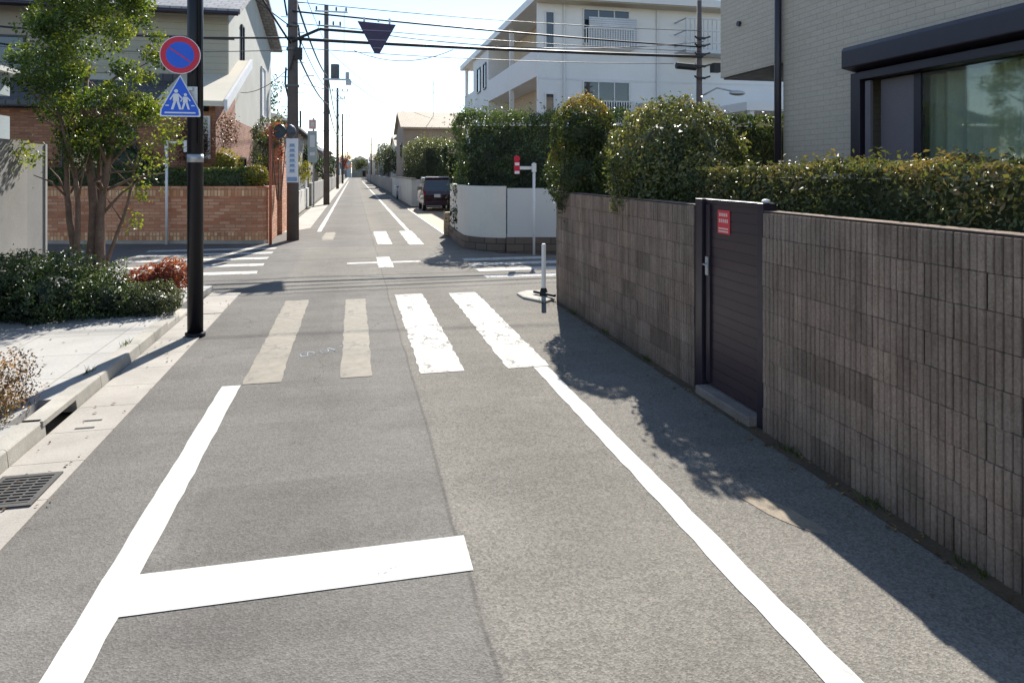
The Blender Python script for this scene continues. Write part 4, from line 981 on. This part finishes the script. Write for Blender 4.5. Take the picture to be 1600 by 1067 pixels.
MB().box(-1.9, -.2, 44.0, 44.1, 7.78, 7.88).tube([(-.4, 44.05, 7.9), (-.4, 44.05, 8.3)], .12, 8).box(-.5, -.15, 43.95, 44.15, 7.5, 7.78).build('equipment_rack', M['steel'], e)
m = MB().tube([(-1.68, 44.3, 7.2), (-3.2, 44.2, 7.6), (-3.0, 44.2, 8.0), (-2.4, 44.2, 8.05)], .03, 6); m.build('lamp_arm', M['steel'], e)
utility_pole(-1.95, 86, 12.3, .18, 'third utility pole down the street on the left')
utility_pole(-1.95, 124, 12.3, .18, 'fourth and farthest utility pole on the left')
utility_pole(3.6, 150, 9.5, .18, 'thin far utility pole on the right of the road', arms=False)
e = empty('utility_pole', (11.5, 21.3, 0), 'slim grey-green utility pole in front of the white apartment block', 'utility pole', 'utility poles along the street')
MB().tube([(11.5, 21.3, 0), (11.5, 21.3, 7.9)], [.13, .08], 14).build('shaft', M['pole_conc'], e, smooth=True)
m = MB()
for z in (5.2, 5.6, 6.0, 6.3, 6.55): m.box(11.36, 11.64, 21.1, 21.18, z, z+.07); m.tube([(11.36, 21.12, z), (11.22, 21.1, z+.1)], .03, 6); m.tube([(11.64, 21.12, z+.05), (11.8, 21.1, z+.1)], .03, 6)
m.each('bracket_cluster', M['cable'], e)
MB().tube([(10.55, 21.1, 5.62), (11.25, 21.08, 5.58)], .11, 10).build('closure_box', M['cable'], e)
MB().box(11.9, 12.2, 21.0, 21.3, 5.45, 5.75).build('junction_box', M['cable'], e)
m = MB().tube([(11.5, 21.3, 4.6), (12.0, 21.0, 4.9), (12.5, 20.7, 4.75)], .03, 6); m.ell((12.55, 20.65, 4.7), (.3, .14, .09)); m.build('street_lamp_head', M['steel'], e, smooth=True)

def cable(label, a, b, sag, r, mt='cable', n=18):
    pts = []
    for k in range(n+1):
        f = k/n; pts.append(tuple(a[i]+(b[i]-a[i])*f-(4*sag*f*(1-f) if i == 2 else 0) for i in range(3)))
    o = MB().tube(pts, r, 6).build('overhead_cable', M[mt], smooth=True)
    return top(o, label, 'cable', 'overhead cables')
cable('upper cable carrying the hanging triangular sign, from the near utility pole to the right pole', (-1.79, 21.35, 6.85), (11.5, 21.2, 6.3), .06, .028)
cable('thick black main cable crossing the junction from the near pole to the right pole', (-1.79, 21.3, 6.02), (11.5, 21.05, 5.95), .05, .05)
cable('short thick cable rising from the near pole to the hanging triangular sign', (-1.0, 21.2, 6.32), (.8, 21.0, 6.22), .0, .045)
cable('cable stub that joins the near pole to the short rising cable', (-1.79, 21.3, 5.95), (-1.0, 21.2, 6.32), .0, .05)
cable('thin cable level with the middle of the hanging sign', (.8, 21.0, 6.2), (11.5, 21.0, 6.45), .32, .014, 'cable_grey')
cable('thin low cable under the main cable across the junction', (-1.79, 21.4, 5.78), (10.5, 21.2, 5.7), .12, .012, 'cable_grey')
cable('thin faint topmost cable across the junction', (-1.79, 21.4, 7.15), (11.5, 21.2, 6.85), .12, .013, 'cable_grey')
cable('slack wire hanging in a loop below the sign', (0, 21.2, 5.72), (3.0, 21.1, 5.85), .33, .012, 'cable_grey')
cable('thick cable from the near pole to the left across the beige house', (-1.79, 21.3, 6.05), (-16, 23.5, 7.0), .35, .03)
cable('thin cable below the thick one across the beige house', (-1.79, 21.4, 5.7), (-16, 23.6, 6.2), .3, .012, 'cable_grey')
cable('high wire from over the street down to the second pole, left one', (-1.9, 12, 8.2), (-1.75, 44.3, 10.2), .3, .014)
cable('street cable from the near pole to the second pole, upper one', (-1.72, 21.6, 7.3), (-1.6, 44.3, 8.0), .35, .035)
cable('street cable from the near pole to the second pole, lower one', (-1.70, 21.6, 5.7), (-1.6, 44.3, 6.3), .3, .03)
cable('street cable from the second to the third pole, upper one', (-1.6, 44.4, 8.2), (-1.9, 86, 8.3), .7, .04)
cable('street cable from the second to the third pole, lower one', (-1.6, 44.4, 6.4), (-1.9, 86, 6.6), .6, .04)
cable('street wire from the second to the third pole at crossarm height', (-.6, 44.4, 12.3), (-1.2, 86, 12.2), .8, .015, 'cable_grey')
cable('street cable from the third to the fourth pole', (-1.9, 86, 8.2), (-1.9, 124, 8.2), .6, .05)
cable('service wire slanting from the transformer down to the tan-roofed house', (-.2, 44.1, 7.75), (4.3, 60.2, 7.3), .25, .02)
cable('lower service wire slanting over the road to the right houses', (-1.0, 44.2, 6.9), (4.4, 74, 5.2), .3, .018, 'cable_grey')
cable('wire from the near pole leaning up to the top left', (-1.85, 21.4, 5.9), (-3.2, 10.5, 7.9), .1, .03)
# hanging triangular sign, seen from behind
s = empty('hanging_sign', (.66, 20.95, 6.0), 'dark inverted triangular sign hanging from the cables over the junction, seen from its back', 'hanging sign')
SYh = 20.93
MB().xprism([(.10, 6.56), (1.24, 6.50), (.76, 5.62), (.60, 5.62)], SYh, SYh+.03, axis='y').build('panel', M['sign_back'], s, fix=True)
m = MB()
for z, xa, xb in ((6.28, .26, 1.10), (6.0, .42, .94), (5.76, .55, .80)): m.box(xa, xb, SYh-.02, SYh-.002, z, z+.03)
m.each('rail', M['sign_stripe'], s)
m = MB()
for x in (.3, .72, 1.05): m.box(x-.03, x+.03, SYh+.0, SYh+.05, 6.56 if x < .9 else 6.52, 6.68 if x != .72 else 6.66)
m.each('hanger', M['steel'], s)

# ------------------------------------------------------------------ the dark car in the driveway
def car(x0, x1, y0, y1, z=.006):
    e = empty('parked_car', ((x0+x1)/2, (y0+y1)/2, z), 'dark maroon boxy small car parked in the driveway beyond the pale wall, seen from behind', 'car')
    Hc = 1.80; L = y1-y0; W = x1-x0
    prof = [(0, .32), (.02, .85), (.10, 1.05), (.22, 1.62), (.34, 1.76), (2.3, 1.78), (2.75, 1.12), (3.35, .98), (3.4, .34)]
    pr = [(y0+a, z+b) for a, b in prof]
    m = MB(); n = len(pr)
    # body with tumblehome: upper profile points sit inwards
    def xin(b): return .0 if b < 1.02 else .10*min(1, (b-1.0)/.7)
    vs = [(x0+xin(b), y0+a, z+b) for a, b in prof]+[(x1-xin(b), y0+a, z+b) for a, b in prof]
    fs = [tuple(range(n)), tuple(range(2*n-1, n-1, -1))]+[(i, n+i, n+(i+1) % n, (i+1) % n) for i in range(n)]
    m.add(vs, fs); m.build('body', M['car_paint'], e, fix=True, bevel=.04)
    def slab(name, a, b, mt, px, out=.012):
        (ya, za), (yb, zb) = a, b; d = Vector((0, yb-ya, zb-za)).normalized(); nn = Vector((0, -d.z, d.y))*out
        if nn.y > 0 and yb < y0+1: nn = -nn
        vs = [(x0+px+xin(za), y0+ya, z+za), (x1-px-xin(za), y0+ya, z+za), (x1-px-xin(zb), y0+yb, z+zb), (x0+px+xin(zb), y0+yb, z+zb)]
        vs2 = [tuple(Vector(v)+nn) for v in vs]
        return MB().add(vs+vs2, [(3, 2, 1, 0), (4, 5, 6, 7), (0, 1, 5, 4), (1, 2, 6, 5), (2, 3, 7, 6), (3, 0, 4, 7)]).build(name, mt, e, fix=True)
    slab('rear_window', (.10, 1.10), (.215, 1.56), M['glass'], .09)
    slab('windscreen', (2.36, 1.70), (2.72, 1.16), M['glass'], .08)
    for sx in (0, 1):
        X = x0 if sx == 0 else x1; s_ = -1 if sx == 0 else 1
        for a0, a1 in ((.45, 1.2), (1.28, 2.2)):
            m = MB(); xo = X-s_*.045; 
            m.add([(X+s_*.008-s_*.02, y0+a0, z+1.1), (X+s_*.008-s_*.02, y0+a1, z+1.1), (X-s_*.07, y0+a1, z+1.6), (X-s_*.07, y0+a0, z+1.6),
                   (X-s_*.06, y0+a0, z+1.1), (X-s_*.06, y0+a1, z+1.1), (X-s_*.12, y0+a1, z+1.6), (X-s_*.12, y0+a0, z+1.6)], [(0, 1, 2, 3), (7, 6, 5, 4), (0, 4, 5, 1), (1, 5, 6, 2), (2, 6, 7, 3), (3, 7, 4, 0)])
            m.build('side_window', M['glass'], e, fix=True)
        MB().box(X-s_*.005-s_*.09, X-s_*.005, y0-.025, y0+.03, z+.80, z+1.08).build('tail_light', M['lamp_red'], e, bevel=.01)
        for yy in (.55, 2.75):
            c = (X-s_*.09, y0+yy, z+.28)
            t = MB(); t.tube([(X-s_*.17, y0+yy, z+.28), (X-s_*.002, y0+yy, z+.28)], .28, 24); wh = t.build('wheel', M['rubber'], e, smooth=False, bevel=.02); ORG[wh.name] = ORG[e.name]
            MB().tube([(X-s_*.01, y0+yy, z+.28), (X+s_*.006, y0+yy, z+.28)], .17, 20).build('rim', M['steel'], wh)
    MB().box(x0+.02, x1-.02, y0-.05, y0+.06, z+.3, z+.52).build('bumper', M['car_paint'], e, bevel=.02)
    MB().box((x0+x1)/2-.2, (x0+x1)/2+.13, y0-.03, y0-.005, z+.72, z+.89).build('number_plate', M['plate'], e)
    MB().box(x0+.15, x1-.15, y0+.15, y0+.40, z+1.775, z+1.80).build('spoiler', M['trim_white'], e, bevel=.01)
    MB().box(x1-.02, x1+.13, y0+2.2, y0+2.3, z+1.05, z+1.25).box(x0-.13, x0+.02, y0+2.2, y0+2.3, z+1.05, z+1.25).each('door_mirror', M['car_paint'], e, bevel=.015)
    return e
car(3.52, 5.02, 35.6, 39.0)

# ------------------------------------------------------------------ far right side
box_hedge('hedge', 'leafy hedge over the fence beyond the dark car, below the tan-roofed house', 4.0, 6.4, 43.5, 56, 1.2, 4.1, 14000, .13, M['leaf_grey'], core=.5, faces='xyz', bumpy=.25, tz=.5)
box_hedge('hedge', 'dark garden hedge behind the parked dark car', 5.2, 8.2, 40.5, 41.8, .2, 3.6, 7000, .12, M['leaf_dark'], core=.45, faces='xyz', bumpy=.2)
e = empty('fence', (3.5, 50, 0), 'low pale fence wall along the right side beyond the dark car', 'fence')
MB().box(3.35, 3.55, 41, 62, 0, 1.6).box(3.55, 6.5, 41, 41.2, 0, 1.6).build('panel', M['fence_white'], e)
MB().box(3.30, 3.60, 40.9, 62, 1.603, 1.68).build('coping', M['concrete'], e)
e = empty('bicycle', (3.1, 51, 0), 'bicycle leaning on the low pale fence far down the right side', 'bicycle')
for yy in (50.4, 51.45):
    vs = [(3.12+.02*0, yy+.31*math.cos(i*math.pi/10), .33+.31*math.sin(i*math.pi/10)) for i in range(21)]
    MB().tube(vs, .022, 6, caps=False).build('wheel', M['rubber'], e)
MB().tube([(3.12, 50.4, .33), (3.12, 50.75, .34), (3.12, 51.25, .82), (3.12, 50.65, .8), (3.12, 50.4, .33)], .02, 6).tube([(3.12, 50.75, .34), (3.12, 50.62, .95)], .02, 6).tube([(3.12, 51.45, .33), (3.12, 51.22, .98)], .02, 6).build('frame', M['steel'], e)
MB().box(3.05, 3.19, 50.48, 50.76, .95, 1.0).build('saddle', M['rubber'], e, bevel=.015)
MB().tube([(2.88, 51.15, 1.02), (3.12, 51.25, .98), (3.36, 51.15, 1.02)], .015, 6).build('handlebar', M['steel'], e)
MB().box(2.95, 3.29, 51.3, 51.62, .72, .98).build('basket', M['sign_white'], e)

def simple_tree(label, x, y, h_, r, n, mt, size=.16, cat='tree', cone=False):
    e = empty('garden_tree', (x, y, 0), label, cat, 'garden trees along the far street')
    m = MB().tube([(x, y, -.03), (x+.05, y, h_*.35), (x-.05, y, h_*.75)], [.10, .08, .04], 7)
    for k in range(5):
        a = k*1.26; z = h_*(.35+.08*k); m.tube([(x, y, z), (x+r*.7*math.cos(a), y+r*.7*math.sin(a), z+r*.5)], [.04, .015], 5)
    m.build('trunk', M['bark'], e)
    c = MB(); k = int(14+r*6)
    for i in range(k):
        u = rng.normal(size=3); u /= np.linalg.norm(u)
        s_ = rng.random()**.4; cc = np.array([x, y, h_*.66])+u*np.array([r, r, h_*.33])*s_
        nl = n//k; d = rng.normal(size=(nl, 3)); d /= np.linalg.norm(d, axis=1)[:, None]
        q = cc+d*r*.42*(rng.random(nl)**.4)[:, None]
        c.leaves(q, d+np.array([0, 0, .4]), size, .42+rng.normal()*.15+rng.normal(size=nl)*.2+.15*d[:, 2])
    c.build('crown', mt, e); return e
# left row beyond the near pole
house('row_house', 'dark-roofed house on the left beyond the brick gate pillar', -13, -4.0, 42, 58, 4.9, 7.2, M['plaster_taupe'], M['roof_dark'], 'y', .5, [('+x', -4.0, 45, 46.6, 3.0, 4.2), ('+x', -4.0, 50, 51.6, 3.0, 4.2), ('+x', -4.0, 46, 49, .3, 2.2)], hip=True)
e = empty('garden_wall', (-2.7, 36, 0), 'pale garden wall with a lattice along the left side beyond the brick pillar', 'wall')
MB().box(-2.85, -2.65, 28, 43, 0, 1.1).build('base_wall', M['fence_white'], e)
m = MB()
for k in range(60): m.box(-2.78, -2.74, 28.1+k*.25, 28.2+k*.25, 1.1, 1.75)
m.box(-2.79, -2.73, 28, 43, 1.753, 1.80); m.build('lattice', M['trim_white'], e)
simple_tree('green and orange small tree behind the lattice wall on the left', -3.5, 31, 4.0, .75, 1800, M['leaf_tree'], .11)
simple_tree('low yellow-green tree by the left verge near the second pole', -3.0, 38, 3.0, .6, 1400, M['leaf_yellow'], .11)
simple_tree('dark tree between the second and the third pole on the left', -3.7, 58, 4.6, 1.1, 2200, M['leaf_dark'], .15)
simple_tree('feathery grey-green palm-like tree showing above the far left roofs', -4.6, 39.5, 7.4, 1.2, 1800, M['leaf_grey'], .16)
simple_tree('olive tree at the left verge by the third pole', -3.2, 74, 3.8, .9, 1800, M['leaf_box'], .15)
simple_tree('small tree growing beside the far left fence', -3.2, 100, 4.2, 1.0, 1200, M['leaf_dark'], .2)
simple_tree('rounded tree on the right beyond the tan-roofed house', 4.4, 92, 6.2, 1.9, 3600, M['leaf_grey'], .2)
simple_tree('second rounded tree on the far right of the road', 4.6, 110, 5.4, 1.8, 2600, M['leaf_box'], .22)
simple_tree('far tree with red-brown leaves at the end of the street', -2.5, 236, 9.0, 2.2, 1200, M['leaf_red'], .45)
simple_tree('broad far tree over the roofs at the end of the street', 2.5, 250, 8.0, 3.0, 1500, M['leaf_grey'], .5)
simple_tree('tree behind the brick house at the left', -10.5, 41, 8.5, 2.2, 3000, M['leaf_dark'], .18)
# signboards on the left
e = empty('street_signboard', (-2.6, 41.5, 0), 'pink and blue upright signboard near the second pole on the left', 'signboard')
MB().tube([(-2.3, 41.5, 0), (-2.3, 41.5, 5.2)], .05, 8).build('post', M['steel'], e)
MB().box(-2.55, -2.15, 41.36, 41.44, 4.55, 5.1).build('top_board', M['pink'], e)
MB().box(-2.62, -2.1, 41.36, 41.44, 2.6, 4.45).build('lower_board', M['bluegrey_wall'], e)
MB().box(-2.45, -2.25, 41.345, 41.357, 4.7, 4.95).box(-2.5, -2.22, 41.345, 41.357, 3.0, 3.2).box(-2.5, -2.22, 41.345, 41.357, 3.5, 4.2).each('board_marks', M['sign_white'], e)
# rows of further houses
WM = ['plaster_taupe', 'cream', 'white_wall', 'bluegrey_wall', 'brown_wall', 'plaster_grey']; RM = ['roof_dark', 'roof_grey', 'roof_tan']
LW = ['taupe', 'cream', 'white', 'blue-grey', 'brown', 'light grey']; LR = ['dark', 'grey', 'tan']
rs = random.Random(3); y = 62.0; i = 0; ordn = ['first', 'second', 'third', 'fourth', 'fifth', 'sixth', 'seventh', 'eighth', 'ninth', 'tenth', 'eleventh', 'twelfth', 'thirteenth']
while y < 240:
    d_ = rs.uniform(11, 15); a, b = i % 6, i % 3; zw = rs.uniform(4.2, 5.6); xe = -3.7-rs.uniform(0, .9)
    house('row_house', '%s house with a %s roof, %s in the far left row from the junction' % (LW[a], LR[b], ordn[i]), xe-8.5, xe, y, y+d_, zw, zw+1.9, M[WM[a]], M[RM[b]], 'y' if i % 2 else 'x', .4,
          [('+x', xe, y+2, y+3.5, 2.9, 4.0), ('+x', xe, y+6, y+7.6, 2.9, 4.0), ('-y', y, xe-2.5, xe-1, 2.9, 4.0)], group='houses in the far left row', hip=(i % 2 == 0))
    y += d_+rs.uniform(1.0, 2.5); i += 1
y = 76.0; i = 0
while y < 240:
    d_ = rs.uniform(11, 15); a, b = (i*5+2) % 6, (i+1) % 3; zw = rs.uniform(4.4, 5.6) if i else 6.2; xe = 4.3+rs.uniform(0, 1.2)
    house('row_house', '%s house with %s roof, %s behind the tan-roofed house on the right' % (LW[a], LR[b], ordn[i]), xe, xe+9, y, y+d_, zw, zw+1.7, M[WM[a]], M[RM[b]], 'x' if i % 2 else 'y', .4,
          [('-x', xe, y+2, y+3.5, 2.9, 4.0), ('-y', y, xe+1, xe+2.5, 2.9, 4.0)], group='houses in the far right row', hip=(i % 2 == 0))
    y += d_+rs.uniform(1.0, 2.5); i += 1
# street end
for k, (x0, x1, y0, zw, wmn, rmn, lb) in enumerate(((-9, -1.0, 262, 6.0, 'bluegrey_wall', 'roof_grey', 'blue-grey house closing the end of the street, left'), (-.8, 5.5, 270, 6.6, 'cream', 'roof_dark', 'cream house closing the end of the street, middle'), (5.8, 14, 262, 7.5, 'bluegrey_wall', 'roof_dark', 'pale blue house closing the end of the street, right'))):
    house('end_house', lb, x0, x1, y0, y0+10, zw, zw+1.8, M[wmn], M[rmn], 'x', .4, [('-y', y0, x0+1.2, x0+3.2, 3.4, 4.8), ('-y', y0, x0+4, x0+6, .4, 2.6)], hip=True)
e = empty('garden_wall', (-2.6, 60, 0), 'low grey wall running along the left verge past the second pole', 'wall')
MB().box(-2.75, -2.55, 44, 200, 0, 1.35).build('wall', M['wall_conc'], e)
e = empty('garden_wall', (3.6, 120, 0), 'long low wall along the far right verge past the bicycle', 'wall')
MB().box(3.5, 3.7, 63, 200, 0, 1.5).build('wall', M['wall_conc'], e)

# ------------------------------------------------------------------ litter, weeds and more wires
m = MB(); P = []; 
for k in range(60): P.append((random.uniform(-2.3, -1.9)+abs(random.gauss(0, .05)), random.uniform(3.8, 11.5), .02))
for k in range(190): P.append((WX-.02-abs(random.gauss(0, .13)), random.uniform(1.5, 10.3), .008))
for k in range(40): P.append((random.uniform(-3.6, -2.5), random.uniform(4.5, 9.9), .122))
P = np.array(P); m.leaves(P, np.tile((0, 0, 1.0), (len(P), 1)), .035, rng.random(len(P)), flat=.85)
top(m.build('fallen_leaves', M['leaf_litter']), 'scattered dry leaves in the gutter and along the wall foot', 'fallen leaves', None, 'stuff')
spots = [(WX-.03, 2.9), (WX-.03, 3.6), (WX-.02, 4.4), (WX-.03, 6.9), (WX-.02, 8.2), (WX-.04, 9.4), (-2.47, 5.2), (-2.47, 7.3), (-2.46, 8.4), (3.0, 18.6), (2.9, 10.35)]
m = MB()
for x, y in spots:
    for k in range(26):
        a = random.uniform(0, 6.28); L = random.uniform(.03, .09); z0 = .115 if x < -2 else 0
        bx, by = x+random.uniform(-.05, .02), y+random.uniform(-.10, .10); ex, ey = bx+L*.6*math.cos(a), by+L*.6*math.sin(a)
        m.add([(bx-.004, by, z0), (bx+.004, by, z0), (ex, ey, z0+L)], [(0, 1, 2)], random.random())
top(m.build('weeds', M['leaf_box']), 'small weeds growing at the wall foot and the kerb', 'weeds', None, 'stuff')
for k, (a, b, sag, r_, lb) in enumerate((
    ((-1.79, 21.35, 6.5), (11.5, 21.2, 6.15), .10, .012, 'thin wire just below the cable that carries the hanging sign'),
    ((-1.7, 21.3, 9.2), (14, 20.0, 9.3), .3, .012, 'faint high wire near the top edge, crossing to the right'),
    ((-1.85, 21.4, 6.4), (-4.6, 9.5, 7.3), .15, .018, 'second wire leaning from the near pole to the top left'),
    ((-1.72, 21.6, 6.4), (-1.5, 44.3, 7.2), .35, .015, 'thin street wire between the two street cables from the near pole'),
    ((-1.79, 21.5, 5.3), (-4.1, 27.0, 5.0), .25, .012, 'thin service wire from the near pole to the siding house'),
    ((-1.5, 44.3, 9.6), (7.0, 61, 6.8), .7, .014, 'long service wire from high on the second pole to the tan roof'))):
    cable(lb, a, b, sag, r_, 'cable')
